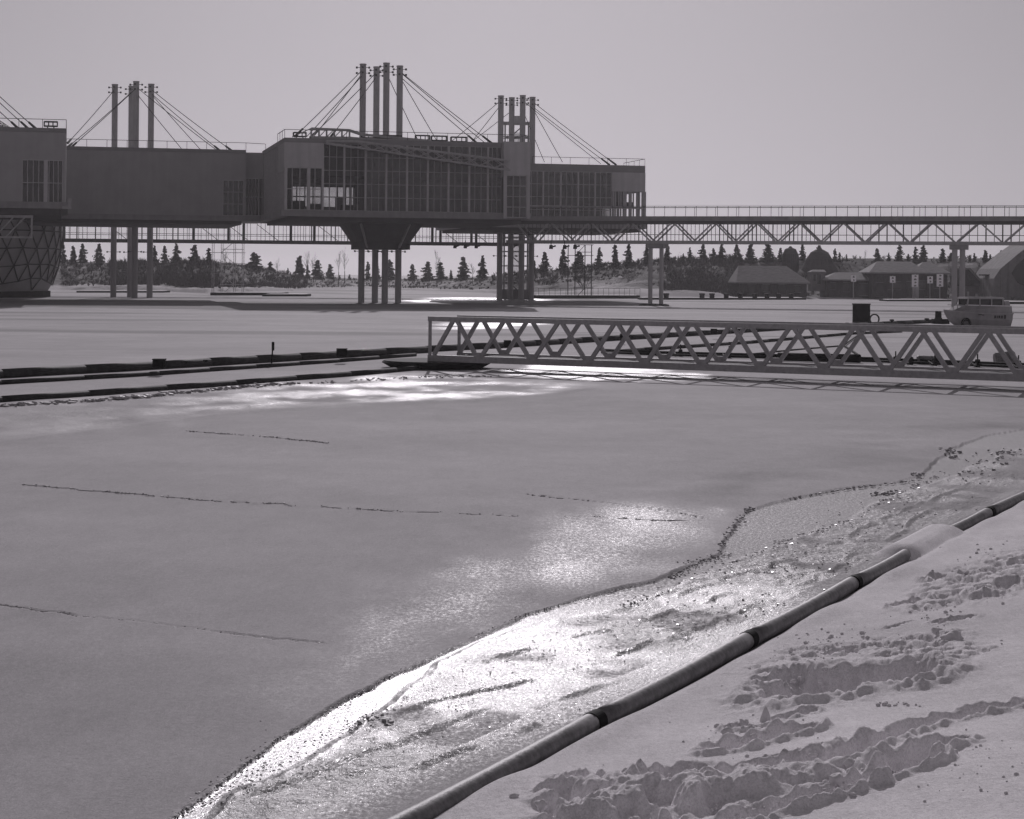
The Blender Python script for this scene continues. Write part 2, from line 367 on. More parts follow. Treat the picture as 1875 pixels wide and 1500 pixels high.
wet = np.where(rough < .5, strip * (1 - .85 * nearpipe) * (1 - .85 * sst(21, 26, Y)), wet)
wet = np.where(rough >= .5, wet * (1 - .78 * sst(22, 29, Y)), wet)
glow = sst(-.4, 2.4, psdf(X, Y, GLOW) + (fbm(X * .5, Y * .22, 3, 73) - .5) * 2.6) * (.30 + .70 * sst(.3, .65, fbm(X * .9, Y * .30, 4, 74)))
glow = np.maximum(glow, .62 * sst(-.6, 2.0, psdf(X, Y, GLOW) + (fbm(X * 1.4, Y * .6, 4, 72) - .5) * 2.2))
wet = np.maximum(wet, glow * .46)
wet = np.maximum(wet, lead * (.12 + .42 * sst(-13, -5, X)) * sst(.25, .75, fbm(X * .7, Y * .5, 5, 75)))
wet = np.maximum(wet, soft(WET4, 1.5, 3, 77) * .42)
for i, fz in enumerate(FARWET): wet = np.maximum(wet, soft(fz, 5, 6, 81 + 3 * i) * .5)
chop = np.clip(rough * (1 + .5 * sst(22, 29, Y)) * (.3 + .7 * patch) + strip * .12 * (1 - sst(20, 25, Y)) + lead * .9 * sst(.3, .5, fbm(X * .6, Y * .2, 3, 76)), 0, 1)
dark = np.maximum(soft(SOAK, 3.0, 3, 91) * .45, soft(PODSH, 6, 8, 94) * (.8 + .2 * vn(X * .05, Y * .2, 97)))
strk = sst(.60, .72, fbm(X * .022, Y * .16, 4, 98)) * sst(85, 140, Y) * .7
dark = np.maximum(dark, strk); dark = np.maximum(dark, strip * .28); dark = np.maximum(dark, strip * (1 - rough) * .48 * sst(20, 25, Y) * (1 - nearpipe))
dark = np.maximum(dark, sst(.52, .62, fbm(X * .06, Y * .12, 3, 99)) * .12)
# ice sinks out of sight under the snow bank
Z = Z - sst(.25, 1.0, dp) * .3
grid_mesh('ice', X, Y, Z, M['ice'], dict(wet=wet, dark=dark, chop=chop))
# ------------------------------------------------------------------ snow bank
def bank_base(x, y):
    x = np.asarray(x, float); y = np.asarray(y, float)
    d, s = pdist(x, y, PIPEW); d = d * s
    z = np.where(d > 0, .03 + .13 * d - .16 * np.exp(-(d / .24) ** 2), -.13 + 1.6 * d)
    return z, d
def GB(px, py):
    z = .3
    for _ in range(12):
        p = G(px, py, z); z = .5 * z + .5 * float(bank_base(np.array([p.x]), np.array([p.y]))[0][0])
    return G(px, py, z)
def gb(l): return [tuple(GB(*p)[:2]) for p in l]
pysb = list(np.arange(1760, 830, -1.5)) + list(np.arange(830, 600, -3))
pxsb = list(np.arange(480, 2020, 1.8)) + [2040, 2080, 2140, 2220, 2340, 2500, 2750, 3100, 3700, 4600]
Xb, Yb = fan(pysb, pxsb)
Zb, db = bank_base(Xb, Yb)
on = sst(.15, .8, db)
Zb += (fbm(Xb * .6, Yb * .6, 3, 201) - .5) * .10 * on + (fbm(Xb * 5, Yb * 5, 3, 203) - .5) * .008 * on
# snow drifted over one stretch of the pipe, and lapping at it elsewhere
dv = gp([(1655, 1018), (1690, 1000), (1722, 982)]); dd, _ = pdist(Xb, Yb, dv); Zb = np.where(dd < .56, np.maximum(Zb, .20 * (1 - sst(.08, .55, dd)) - .02), Zb)
Zb += np.where((db > .16), .07 * np.exp(-((db - .42) / .22) ** 2) * (vn(Xb * 1.2, Yb * 1.2, 205)), 0)
def trench(l, wd, dep, rim=.03, wob=.35, sd=0, wall=.6):
    global Zb
    d, _ = pdist(Xb + (fbm(Xb * 4, Yb * 4, 3, 300 + sd) - .5) * wd * wob * 2, Yb + (fbm(Xb * 4, Yb * 4, 3, 320 + sd) - .5) * wd * wob * 2, gb(l))
    t = 1 - sst(wd * wall, wd, d)
    Zb = Zb - dep * t * (.75 + .5 * vn(Xb * 5, Yb * 5, 340 + sd)) + (1 - sst(wd * 1.3, wd * 2.2, d)) * ((fbm(Xb * 16, Yb * 16, 3, 370 + sd) - .5) * .045 + np.maximum(fbm(Xb * 9, Yb * 9, 2, 380 + sd) - .6, 0) * .05) + rim * np.exp(-((d - wd * 1.25) / (wd * .3)) ** 2) * vn(Xb * 9, Yb * 9, 360 + sd) * 1.5
def churn(l, amp, sd, fr=3.2, feather=.25, sink=0):
    global Zb
    s = psdf(Xb, Yb, gb(l)) + (fbm(Xb * 3, Yb * 3, 3, 400 + sd) - .5) * feather * 2; mk = sst(-feather, feather, s)
    Zb = Zb + mk * ((sst(.35, .62, fbm(Xb * fr, Yb * fr, 3, 410 + sd)) - .45) * amp * 1.4 + (fbm(Xb * fr * 3.5, Yb * fr * 3.5, 3, 415 + sd) - .5) * amp * .7 - sink)
trench([(1478, 1262), (1530, 1240), (1600, 1238), (1625, 1236)], .50, .40, .06, .3, 1, .7)
trench([(1430, 1272), (1500, 1268)], .16, .16, .04, .3, 2)
trench([(1398, 1248), (1450, 1238)], .15, .16, .04, .5, 3)
trench([(1520, 1196), (1556, 1186)], .14, .14, .03, .4, 4)
trench([(1668, 1238), (1706, 1232)], .17, .18, .03, .4, 5)
trench([(1310, 1366), (1390, 1348), (1470, 1330)], .15, .22, .05, .3, 6)
trench([(1415, 1312), (1478, 1297)], .10, .18, .02, .2, 7)
trench([(1350, 1328), (1400, 1330)], .10, .12, .04, .5, 8)
trench([(2050, 1240), (1875, 1286), (1790, 1302), (1700, 1326), (1640, 1347), (1590, 1368)], .15, .32, .04, .25, 9)
trench([(1600, 1362), (1540, 1385), (1480, 1392)], .22, .30, .06, .3, 10)
trench([(1480, 1385), (1400, 1396), (1300, 1410), (1180, 1418)], .12, .22, .05, .35, 11)
trench([(1745, 1362), (1690, 1380), (1620, 1402)], .14, .30, .05, .25, 12)
trench([(1700, 1395), (1620, 1420), (1500, 1458), (1400, 1484), (1250, 1530)], .13, .24, .06, .3, 13)
trench([(1722, 1140), (1772, 1130)], .11, .15, .01, .2, 14)
trench([(1620, 1152), (1668, 1140)], .03, .05, .01, .2, 15)
trench([(1375, 1388), (1450, 1372), (1530, 1362)], .035, .06, .01, .15, 16)
trench([(1215, 1432), (1262, 1405)], .20, .30, .05, .2, 17)
trench([(1700, 1060), (1730, 1052)], .12, .12, .05, .5, 18)
trench([(1800, 1085), (1850, 1070)], .14, .12, .05, .5, 19)
trench([(1640, 1112), (1690, 1098)], .09, .10, .04, .5, 20)
churn([(985, 1450), (1060, 1420), (1180, 1425), (1230, 1440), (1340, 1425), (1500, 1405), (1540, 1415), (1400, 1455), (1250, 1500), (1120, 1560), (1000, 1540)], .12, 1, 4.6, .15)
churn([(1000, 1470), (1200, 1440), (1420, 1425), (1440, 1440), (1250, 1500), (1020, 1540)], .09, 6, 1.9, .2)
churn([(1380, 1228), (1450, 1190), (1620, 1165), (1760, 1150), (1800, 1190), (1700, 1225), (1640, 1205), (1500, 1200), (1440, 1250)], .05, 2, 7, .3)
churn([(1640, 1130), (1700, 1060), (1875, 1000), (1960, 1010), (1875, 1090), (1760, 1110)], .05, 3, 6, .3)
churn([(1560, 1430), (1640, 1390), (1700, 1380), (1600, 1440)], .09, 4, 5, .15)
wetb = (1 - sst(.05, .5, db)) * .08 * (db < .6)
darkb = sst(.5, .62, fbm(Xb * .5, Yb * .9, 4, 207)) * .12
grid_mesh('snow_bank', Xb, Yb, Zb, M['snow'], dict(wet=wetb, dark=darkb))
def bank_z(x, y):
    b, d = bank_base(np.array([x]), np.array([y])); d = float(d[0])
    o = float(sst(.15, .8, d)); a = np.array([x]); c = np.array([y])
    return float(b[0]) + float((fbm(a * .6, c * .6, 3, 201) - .5)[0]) * .10 * o
# ------------------------------------------------------------------ far shore hills
SH = [(-3000, 532), (-600, 530), (0, 533), (110, 531), (300, 534), (380, 538), (560, 532), (660, 528), (760, 532), (900, 537), (980, 543), (1200, 547), (1480, 548), (1620, 548), (1740, 552), (1875, 556), (2600, 566), (4800, 580)]
RG = [(-3000, 470), (-600, 472), (0, 476), (110, 477), (200, 481), (300, 482), (380, 480), (450, 486), (510, 498), (560, 507), (650, 511), (780, 511), (880, 508), (960, 500), (1050, 490), (1150, 482), (1250, 475), (1400, 474), (1600, 473), (1800, 473), (1875, 469), (2600, 468), (4800, 470)]
def itp(t, x): return np.interp(x, [a for a, _ in t], [b for _, b in t])
hp = np.array(list(np.arange(-3000, -200, 60)) + list(np.arange(-200, 2050, 5)) + list(np.arange(2050, 4800, 60)), float)
hor = CY + (hp - CX) * ROLL
Ds = 4 * FPX / (itp(SH, hp) - hor); DR = Ds + 75
zr = CAMZ + (hor - itp(RG, hp)) / FPX * DR
tt = np.concatenate([[-.02], np.linspace(0, 1, 46), np.linspace(1.1, 3.2, 14)])
T = tt[:, None] * np.ones_like(hp)[None, :]
YY = Ds[None, :] + T * 75; XX = (hp[None, :] - CX) / FPX * YY
kf = sst(1310, 1350, hp)[None, :]      # the village stands on level ground at the foot of the hill
ph = np.where(T < 1, (1 - kf) * (.12 * sst(0, .06, T) + .25 * T + .63 * sst(.25, 1, T)) + kf * (.03 * sst(0, .06, T) + .97 * sst(.42, 1, T)), 1 - .97 * sst(1.15, 3.2, T))
HZ = np.maximum(zr, .5)[None, :] * ph * np.where(T < 0, 0, 1) - .1 * (T < 0)
env = (sst(0, .1, T) * (1 - kf) + kf * sst(.4, .6, T)) * (1 - sst(.8, 1, T) * .8) * np.clip(zr, 0, 8)[None, :] / 8
HZ += (fbm(XX * .05, YY * .05, 4, 501) - .5) * 2.6 * env + (fbm(XX * .3, YY * .3, 3, 503) - .5) * .8 * env
HZ = np.where(T >= 3.19, -2, HZ)
hm = bpy.data.materials.new('brushy_snow_hill'); hm.use_nodes = True; t_ = hm.node_tree; b_ = t_.nodes['Principled BSDF']
g_ = t_.nodes.new('ShaderNodeNewGeometry'); mp_ = t_.nodes.new('ShaderNodeMapping'); mp_.inputs['Scale'].default_value = (.16, .10, .9)
n_ = t_.nodes.new('ShaderNodeTexNoise'); n_.inputs['Scale'].default_value = 1.0; n_.inputs['Detail'].default_value = 9; n_.inputs['Roughness'].default_value = .7
r_ = t_.nodes.new('ShaderNodeValToRGB'); e_ = r_.color_ramp.elements
at_ = t_.nodes.new('ShaderNodeAttribute'); at_.attribute_name = 'snow'
ad_ = t_.nodes.new('ShaderNodeMath'); ad_.operation = 'ADD'
t_.links.new(g_.outputs['Position'], mp_.inputs[0]); t_.links.new(mp_.outputs[0], n_.inputs['Vector']); t_.links.new(n_.outputs[0], ad_.inputs[0]); t_.links.new(at_.outputs['Fac'], ad_.inputs[1])
t_.links.new(ad_.outputs[0], r_.inputs[0])
e_[0].position = .40; e_[0].color = grey(.05); e_[1].position = .80; e_[1].color = grey(.55)
e2 = e_.new(.60); e2.color = grey(.15)
t_.links.new(r_.outputs[0], b_.inputs['Base Color']); b_.inputs['Roughness'].default_value = .9; b_.inputs['Specular IOR Level'].default_value = .1
pxg = hp[None, :] * np.ones_like(T)
snowa = .28 * (1 - sst(.10, .28, T)) + .16 * np.exp(-((pxg - 700) / 190) ** 2) * (T < .8) + .22 * np.exp(-((pxg - 1090) / 75) ** 2) * sst(0, .1, T) * (1 - sst(.45, .65, T)) - .05 * sst(1250, 1400, pxg)
snowa += .10 * sst(.62, .7, fbm(XX * .03, YY * .12, 4, 505))
grid_mesh('hills', XX, YY, HZ, hm, dict(snow=snowa))
def hill_z(px, D):
    ho = CY + (px - CX) * ROLL; d0 = 4 * FPX / (float(itp(SH, px)) - ho); t = (D - d0) / 75
    zrr = CAMZ + (ho - float(itp(RG, px))) / FPX * (d0 + 75)
    f = lambda a, b, x: float(sst(a, b, np.array(x)))
    k = f(1310, 1350, px)
    p_ = (1 - k) * (.12 * f(0, .06, t) + .25 * t + .63 * f(.25, 1, t)) + k * (.03 * f(0, .06, t) + .97 * f(.42, 1, t)) if t < 1 else 1 - .97 * f(1.15, 3.2, t)
    return max(zrr, .5) * p_ if t > 0 else 0.0
def shore_D(px): return 4 * FPX / (float(itp(SH, px)) - (CY + (px - CX) * ROLL))
#==PODS
ROOF, FLO, FHI = 21.2, 11.2, 12.0
TH = math.atan2(.22, .975)
class Frame:
    """vertical-walled building frame: u along the front, v into the depth"""
    def __init__(s, px, D, th=TH):
        p = P(px, 450, D); s.o = Vector((p.x, p.y, 0)); s.F = Vector((math.cos(th), math.sin(th), 0)); s.S = Vector((-math.sin(th), math.cos(th), 0))
    def p(s, u, v, z): q = s.o + s.F * u + s.S * v; return Vector((q.x, q.y, z))
    def u(s, px, v=0.0, py=350):
        a, _ = ray(px, py); b = s.o + s.S * v     # (b+uF).x = a*(b+uF).y
        return (a * b.y - b.x) / (s.F.x - a * s.F.y)
    def D(s, px, v=0.0): return s.p(s.u(px, v), v, 0).y
    def z(s, px, py, v=0.0): return zat(py, px, s.D(px, v))
    def box(s, mb, u0, u1, v0, v1, z0, z1):
        return mb.hexa([s.p(u0, v0, z0), s.p(u1, v0, z0), s.p(u1, v1, z0), s.p(u0, v1, z0), s.p(u0, v0, z1), s.p(u1, v0, z1), s.p(u1, v1, z1), s.p(u0, v1, z1)])
def fbox(fr, name, m, parent, *a, label=None):
    mb = MB()
    for q in a: fr.box(mb, *q)
    return mb.build(name, M[m], parent, label=label)
def window(fr, parent, u0, u1, z0, z1, v=0.0, nu=2, nz=3, th=.09, gl='glass', heavy=None, gm='mullion'):
    """pane of a bay as the part, its mullions as the sub-part"""
    w_ = fbox(fr, 'window', gl, parent, (u0 + .02, u1 - .02, v + .06, v + .09, z0, z1))
    mb = MB()
    for i in range(nu + 1):
        t = heavy if (heavy and i in (0,)) else th
        u = u0 + (u1 - u0) * i / nu; u = min(max(u, u0 + t / 2), u1 - t / 2 - .005)
        fr.box(mb, u - t / 2, u + t / 2, v - .06 - (.06 if t > th else 0), v + .055, z0, z1)
    for j in range(nz + 1):
        z = z0 + (z1 - z0) * j / nz; z = min(max(z, z0 + th / 2), z1 - th / 2)
        fr.box(mb, u0 + .01, u1 - .01, v - .045, v + .05, z - th / 2, z + th / 2)
    mb.build('frame', M[gm], w_); return w_
def railing(fr, parent, pts, z, h=1.05, step=2.6, r=.035, closed=False):
    mb = MB(); 
    for (u0, v0), (u1, v1) in zip(pts[:-1], pts[1:]):
        L = math.hypot(u1 - u0, v1 - v0); n = max(1, int(L / step))
        for i in range(n + 1):
            t = i / n; a = fr.p(u0 + (u1 - u0) * t, v0 + (v1 - v0) * t, z); mb.bar(a, a + Vector((0, 0, h)), r * 1.6)
        for k in (h, ):
            mb.bar(fr.p(u0, v0, z + k), fr.p(u1, v1, z + k), r * 2)
    return mb.build('railing', M['steel_dark'], parent)
def masts(parent, lst, ztop, dia, collars=((.35, 1), (1.1, 1))):
    """lst: (pixel x at mid height, D) ; returns top points"""
    tops = []
    for px, D in lst:
        b = P(px, 400, D); b.z = -.5
        t = Vector((b.x, b.y, ztop)); mb = MB(); mb.tube(b, t, dia / 2, n=14)
        mb.tube(t, t + Vector((0, 0, .16)), dia / 2 * 1.1, n=14)
        m_ = mb.build('mast', M['mast'], parent, smooth=False)
        kb = MB()
        for dz, _ in collars:
            for ax in (Vector((1, 0, 0)), Vector((0, 1, 0))):
                c = t - Vector((0, 0, dz)); kb.bar(c - ax * dia * 1.05, c + ax * dia * 1.05, .07)
                for s_ in (-1, 1): kb.tube(c + ax * s_ * dia * .98 - Vector((0, 0, .13)), c + ax * s_ * dia * .98 + Vector((0, 0, .13)), .14, n=6)
        c = Vector((b.x, b.y, 7.0))
        for ax in (Vector((1, 0, 0)),):
            kb.bar(c - ax * dia * 1.1, c + ax * dia * 1.1, .07)
            for s_ in (-1, 1): kb.tube(c + ax * s_ * dia * 1.05 - Vector((0, 0, .12)), c + ax * s_ * dia * 1.05 + Vector((0, 0, .12)), .13, n=6)
        kb.build('collar', M['steel_dark'], m_); tops.append(t)
    return tops
def cable(parent, a, b, r=.055, sleeve=True):
    a = Vector(a); b = Vector(b); mb = MB(); n = 6
    sag = (b - a).length * .004; pr = None
    for i in range(n + 1):
        t = i / n; q = a.lerp(b, t) - Vector((0, 0, sag * 4 * t * (1 - t)))
        if pr: mb.tube(pr, q, r, n=5)
        pr = q
    c = mb.build('cable', M['cable'], parent)
    if sleeve:
        d = (a - b).normalized(); s_ = MB(); s_.tube(b, b + d * 2.1, .17, .13, n=8); s_.build('turnbuckle', M['black'], c)
def lattice_box(parent, name, fr, u0, u1, v, z0, z1, n=4, t=.12, m='black'):
    mb = MB(); 
    for zz in (z0, z1): mb.bar(fr.p(u0, v, zz), fr.p(u1, v, zz), t * 1.4)
    for i in range(n + 1):
        u = u0 + (u1 - u0) * i / n; mb.bar(fr.p(u, v, z0), fr.p(u, v, z1), t)
    for zz in (z0, z1): mb.bar(fr.p(u0, v + .7, zz), fr.p(u1, v + .7, zz), t)
    for u in (u0, u1): mb.bar(fr.p(u, v + .7, z0), fr.p(u, v + .7, z1), t); mb.bar(fr.p(u, v, z0), fr.p(u, v + .7, z0), t); mb.bar(fr.p(u, v, z1), fr.p(u, v + .7, z1), t)
    for u in (u0 + .4, u1 - .4): mb.bar(fr.p(u, v + .3, ROOF - .1), fr.p(u, v + .3, z0), t)
    return mb.build(name, M[m], parent)
# ---- central pod
f = Frame(520, 250); W = f.u(965); DP = 29.5
c0 = f.p(W / 2, DP / 2, 0)
pod = empty('pod_building', (c0.x, c0.y, 0), 'largest glass fronted pavilion hung on four tall masts, with stair truss across its front', 'pavilion', 'raised pavilions hung from masts')
fbox(f, 'floor_slab', 'slab', pod, (-.4, W + .4, -.6, DP, FLO, FHI))
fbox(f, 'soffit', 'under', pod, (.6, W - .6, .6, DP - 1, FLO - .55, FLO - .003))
fbox(f, 'roof', 'roof', pod, (0, W, 0, DP, ROOF - .5, ROOF - .15), (-.05, W + .05, -.05, .3, ROOF - .6, ROOF), (-.05, W + .05, DP - .3, DP, ROOF - .6, ROOF), (-.05, .3, .303, DP - .303, ROOF - .6, ROOF), (W - .3, W + .05, .303, DP - .303, ROOF - .6, ROOF))
u590, u563 = f.u(590), f.u(563); zl = f.z(550, 307)
fbox(f, 'wall', 'wall_light', pod, (-.05, u590, -.25, .3, zl, ROOF - .61), label='pale solid corner block over the left corner window')
fbox(f, 'wall', 'wall', pod, (-.05, .25, .31, 7.5, FHI + 5.0, ROOF - .62), (-.05, .25, 26, DP, FHI, ROOF - .62))
zt1 = ROOF - .62
# left side wall, glazed, seen edge on
for i in range(4):
    v0 = 7.6 + i * 4.6; mb = MB(); f.box(mb, .06, .1, v0, v0 + 4.55, FHI, zt1); wn = mb.build('window', M['glass'], pod)
    mb = MB()
    for k in range(4): f.box(mb, -.06, .055, v0 + k * 1.5, v0 + k * 1.5 + .12, FHI, zt1)
    mb.build('frame', M['mullion'], wn)
mb = MB(); f.box(mb, .06, .1, .35, 7.5, FHI, FHI + 4.98); wn = mb.build('window', M['glass_clear'], pod)
mb = MB()
for k in range(6): f.box(mb, -.06, .055, .35 + k * 1.4, .47 + k * 1.4, FHI, FHI + 4.98)
mb.build('frame', M['mullion'], wn)
# left corner window bays
window(f, pod, 0.0, u563, FHI, zl, nu=3, nz=2, gl='glass_clear', heavy=.35)
window(f, pod, u563, u590, FHI, zl, nu=2, nz=2, gl='glass_clear', heavy=.35)
# main facade bays
bays = [590, 629, 668, 706, 744, 782, 820, 858, 892, 918]
for i, (a, b) in enumerate(zip(bays[:-1], bays[1:])):
    window(f, pod, f.u(a), f.u(b), FHI, zt1, nu=3, nz=5, th=.055, gl='glass_clear' if i < 2 else 'glass', heavy=.19)
# right corner block
u918 = f.u(918); zr_ = f.z(940, 322)
fbox(f, 'wall', 'wall_light', pod, (u918, W + .1, -1.4, 3.0, zr_, ROOF + .05), label='pale solid corner block at the right end')
fbox(f, 'wall', 'wall_light', pod, (W - .3, W + .1, -1.35, -1.0, FHI - .7, zr_ - .003), (u918 + .01, u918 + .4, -1.35, -1.0, FHI - .7, zr_ - .003))
window(f, pod, u918 + .42, W - .32, FHI - .6, zr_ - .01, v=-1.1, nu=3, nz=4, th=.08, gl='glass')
fbox(f, 'wall', 'wall', pod, (W - .2, W + .08, 3.01, DP - .31, FHI, ROOF - .61))
# back wall with the opening one looks through, and the dark inner core
a0, a1 = f.u(528, DP), f.u(662, DP); zb0, zb1 = f.z(600, 381, DP), f.z(600, 341, DP)
fbox(f, 'wall', 'wall', pod, (.31, a0, DP - .3, DP - .05, FHI, ROOF - .62), (a1, W - .31, DP - .3, DP - .05, FHI, ROOF - .62), (a0, a1, DP - .3, DP - .05, FHI, zb0), (a0, a1, DP - .3, DP - .05, zb1, ROOF - .62), label='rear wall with a long window opening')
window(f, pod, a0, a1, zb0, zb1, v=DP - .2, nu=9, nz=2, th=.16, gl='glass_clear', gm='black')
ic0, ic1 = f.u(668, 14), f.u(880, 14)
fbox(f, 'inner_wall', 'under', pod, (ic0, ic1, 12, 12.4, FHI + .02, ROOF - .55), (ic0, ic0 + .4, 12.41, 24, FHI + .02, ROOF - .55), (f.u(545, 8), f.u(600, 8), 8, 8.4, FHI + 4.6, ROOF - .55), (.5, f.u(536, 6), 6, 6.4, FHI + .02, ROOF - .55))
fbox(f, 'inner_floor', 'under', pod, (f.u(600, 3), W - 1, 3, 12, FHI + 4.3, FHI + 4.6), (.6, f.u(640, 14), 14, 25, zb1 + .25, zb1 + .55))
# things one half sees through the glass
mb = MB(); rnd = random.Random(4)
for i in range(16):
    u = rnd.uniform(f.u(600), W - 3); v = rnd.uniform(2.5, 10); h = rnd.uniform(.8, 2.6); s_ = rnd.uniform(.5, 1.6); z = FHI + .02 if rnd.random() < .6 else FHI + 4.62
    f.box(mb, u, u + s_, v, v + .8, z, z + h)
for i in range(9):
    u = f.u(640 + i * 34, 5); f.box(mb, u, u + .3, 5, 5.3, FHI + .02, FHI + 4.28)
mb.bar(f.p(f.u(760, 4), 4, FHI + .3), f.p(f.u(860, 4), 4, FHI + 4.3), .5, .25); mb.bar(f.p(f.u(700, 6), 6, FHI + 4.7), f.p(f.u(800, 6), 6, ROOF - 1), .4, .2)
mb.build('inner_fitting', M['wall'], pod)
mb = MB(); f.box(mb, f.u(528), f.u(560), 1.5, 2.5, FHI + .01, FHI + 1.25); f.box(mb, f.u(568), f.u(590), 1.5, 2.5, FHI + .01, FHI + .9); f.box(mb, f.u(628), f.u(650), 1.5, 2.5, FHI + .01, FHI + .8)
mb.build('counter', M['black'], pod)
# external stair truss
mb = MB(); v = -1.6
def fp(px, py, v): return f.p(f.u(px, v, py), v, f.z(px, py, v))
low = [fp(px, 262 + (px - 598) * .148, v) for px in range(598, 935, 28)]
top = [fp(px, 258 + max(0, px - 650) * .128, v) for px in range(598, 935, 28)]
for o2 in (0, 1.2):
    sh = f.S * o2
    for l in (low, top):
        for a, b in zip(l[:-1], l[1:]): mb.bar(a + sh, b + sh, .2)
    for i in range(2, len(low) - 1):
        mb.bar(low[i] + sh, top[i + 1] + sh, .1); mb.bar(top[i] + sh, low[i + 1] + sh, .1)
for a in low: mb.bar(a, a + f.S * 1.5, .12)
mb.build('stair_truss', M['steel'], pod)
fbox(f, 'stair_floor', 'under', pod, *[(f.u(px, v), f.u(px + 28, v), v + .15, v + 1.1, fp(px, 262 + (px - 598) * .148, v).z - .25, fp(px, 262 + (px - 598) * .148, v).z - .1) for px in range(650, 900, 28)])
mb = MB(); v = 1.2
rt = [fp(570, 235, v), fp(640, 238, v), fp(664, 246, v), fp(790, 258, v)]; rb = [fp(570, 251, v), fp(640, 252, v), fp(664, 254, v), fp(790, 260, v)]
for l in (rt, rb):
    for a, b in zip(l[:-1], l[1:]): mb.bar(a, b, .22); mb.bar(a + f.S * 1.5, b + f.S * 1.5, .18)
for i in range(6):
    t = i / 5; a = rt[0].lerp(rt[1], t); b = rb[0].lerp(rb[1], t); mb.bar(a, b, .22)
    if i < 5: mb.bar(b, rt[0].lerp(rt[1], (i + 1) / 5), .12)
mb.bar(fp(535, 251, v), rt[0], .12); mb.build('roof_truss', M['steel'], pod)
railing(f, pod, [(0, DP * .3), (0, .2), (W, .2), (W, 8)], ROOF)
for i, (a, b, yy) in enumerate(((761, 786, 252), (790, 818, 253), (826, 854, 255))):
    lattice_box(pod, 'light_rack', f, f.u(a, 3), f.u(b, 3), 3, f.z(a, yy + 4, 3), f.z(a, yy - 4, 3), n=3)
lattice_box(pod, 'light_rack', f, f.u(662, 3), f.u(735, 3), 3, f.z(700, 253, 3), f.z(700, 248, 3), n=6)
lattice_box(pod, 'light_rack', f, f.u(537, 2), f.u(560, 2), 2, f.z(550, 250, 2), f.z(550, 243, 2), n=3)
tp = masts(pod, [(662.5, 266), (687.5, 269.5), (705.5, 264.5), (730, 268)], 32.2, .86)
def cb(fr, root, top, dz, px, py, v, sleeve=True):
    cable(root, top - Vector((0, 0, dz)), fr.p(fr.u(px, v, py), v, max(fr.z(px, py, v), ROOF - .05)), sleeve=sleeve)
cb(f, pod, tp[0], .6, 540, 250, 1.0); cb(f, pod, tp[0], 1.3, 562, 250, 4, False); cb(f, pod, tp[1], .6, 568, 252, 2.5); cb(f, pod, tp[1], 1.2, 603, 254, 5); cb(f, pod, tp[0], 1.0, 575, 250, 24, False)
cb(f, pod, tp[3], .6, 903, 266, 3); cb(f, pod, tp[3], 1.3, 876, 266, 4); cb(f, pod, tp[3], 1.3, 800, 258, 24, False); cb(f, pod, tp[2], 1.2, 765, 256, 24, False); cb(f, pod, tp[3], .7, 893, 266, 25, False)
# hub under the pod
mb = MB(); C_ = P(696.5, 430, 267); C_.z = 0
def ring(hw, z): return [C_ + f.F * a * hw + f.S * b * hw + Vector((0, 0, z)) for a, b in ((-1, -1), (1, -1), (1, 1), (-1, 1))]
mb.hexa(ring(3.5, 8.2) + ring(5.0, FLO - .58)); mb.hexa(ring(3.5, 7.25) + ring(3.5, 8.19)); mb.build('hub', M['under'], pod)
for a, b in ((-2.2, -2.2), (1.9, -2.2)):
    mb = MB(); mb.bar(C_ + f.F * a + f.S * (-3.2) + Vector((0, 0, 7.2)), C_ + f.F * a * 1.6 + f.S * (-5.8) + Vector((0, 0, FLO - .6)), .25); mb.build('brace', M['steel'], pod)
# ---- left pavilion (mostly solid wall)
g = Frame(40, 268.5); WG = g.u(450); c0 = g.p(WG / 2, 14, 0)
p2 = empty('pod_building', (c0.x, c0.y, 0), 'long blank walled pavilion between the left edge one and the glass fronted one', 'pavilion', 'raised pavilions hung from masts')
fbox(g, 'floor_slab', 'slab', p2, (-.3, WG + .2, -.3, 28, FLO, FHI - .1)); fbox(g, 'soffit', 'under', p2, (.5, WG - .5, .5, 27.5, FLO - .5, FLO - .003))
fbox(g, 'roof', 'roof', p2, (0, WG, .3, 28, ROOF - .5, ROOF - .15), (-.02, WG, -.05, .3, ROOF - .55, ROOF - .05), (0, WG, 27.7, 28, ROOF - .55, ROOF - .05))
uw0, uw1 = g.u(408), g.u(446); zw0, zw1 = g.z(425, 396), g.z(425, 330)
fbox(g, 'wall', 'wall', p2, (0, uw0, 0, .3, FHI - .1, ROOF - .56), (uw0, WG, 0, .3, zw1, ROOF - .56), (uw1, WG, .01, .31, FHI - .1, zw1), (0, .3, .31, 28, FHI - .1, ROOF - .56), (.3, WG, 27.7, 27.95, FHI - .1, ROOF - .56))
window(g, p2, uw0, uw1, FHI - .1, zw1, nu=4, nz=3, th=.08)
# link block towards the central pavilion
ue0, ue1 = WG + .02, g.u(486, 1.5); zk = g.z(465, 327, 1.5)
fbox(g, 'wall', 'wall', p2, (ue0, ue1, 1.5, 1.8, zk, ROOF - .3), (ue1 - .3, ue1, 1.81, 14, FHI, ROOF - .3), label='recessed link block')
fbox(g, 'roof', 'roof', p2, (ue0, ue1, 1.85, 14, ROOF - .45, ROOF - .32)); fbox(g, 'floor_slab', 'slab', p2, (ue0 + .3, ue1, 1.2, 14, FLO, FHI))
window(g, p2, ue0, g.u(474, 1.5), FHI, zk, v=1.5, nu=4, nz=2, th=.07); window(g, p2, g.u(474, 1.5), ue1, FHI, zk, v=1.5, nu=2, nz=2, th=.06, gl='glass_clear')
fbox(g, 'inner_wall', 'under', p2, (ue0, g.u(473, 9), 9, 9.3, FHI, ROOF - .5), (uw0 - 2, WG, 6, 6.3, FHI, ROOF - .6))
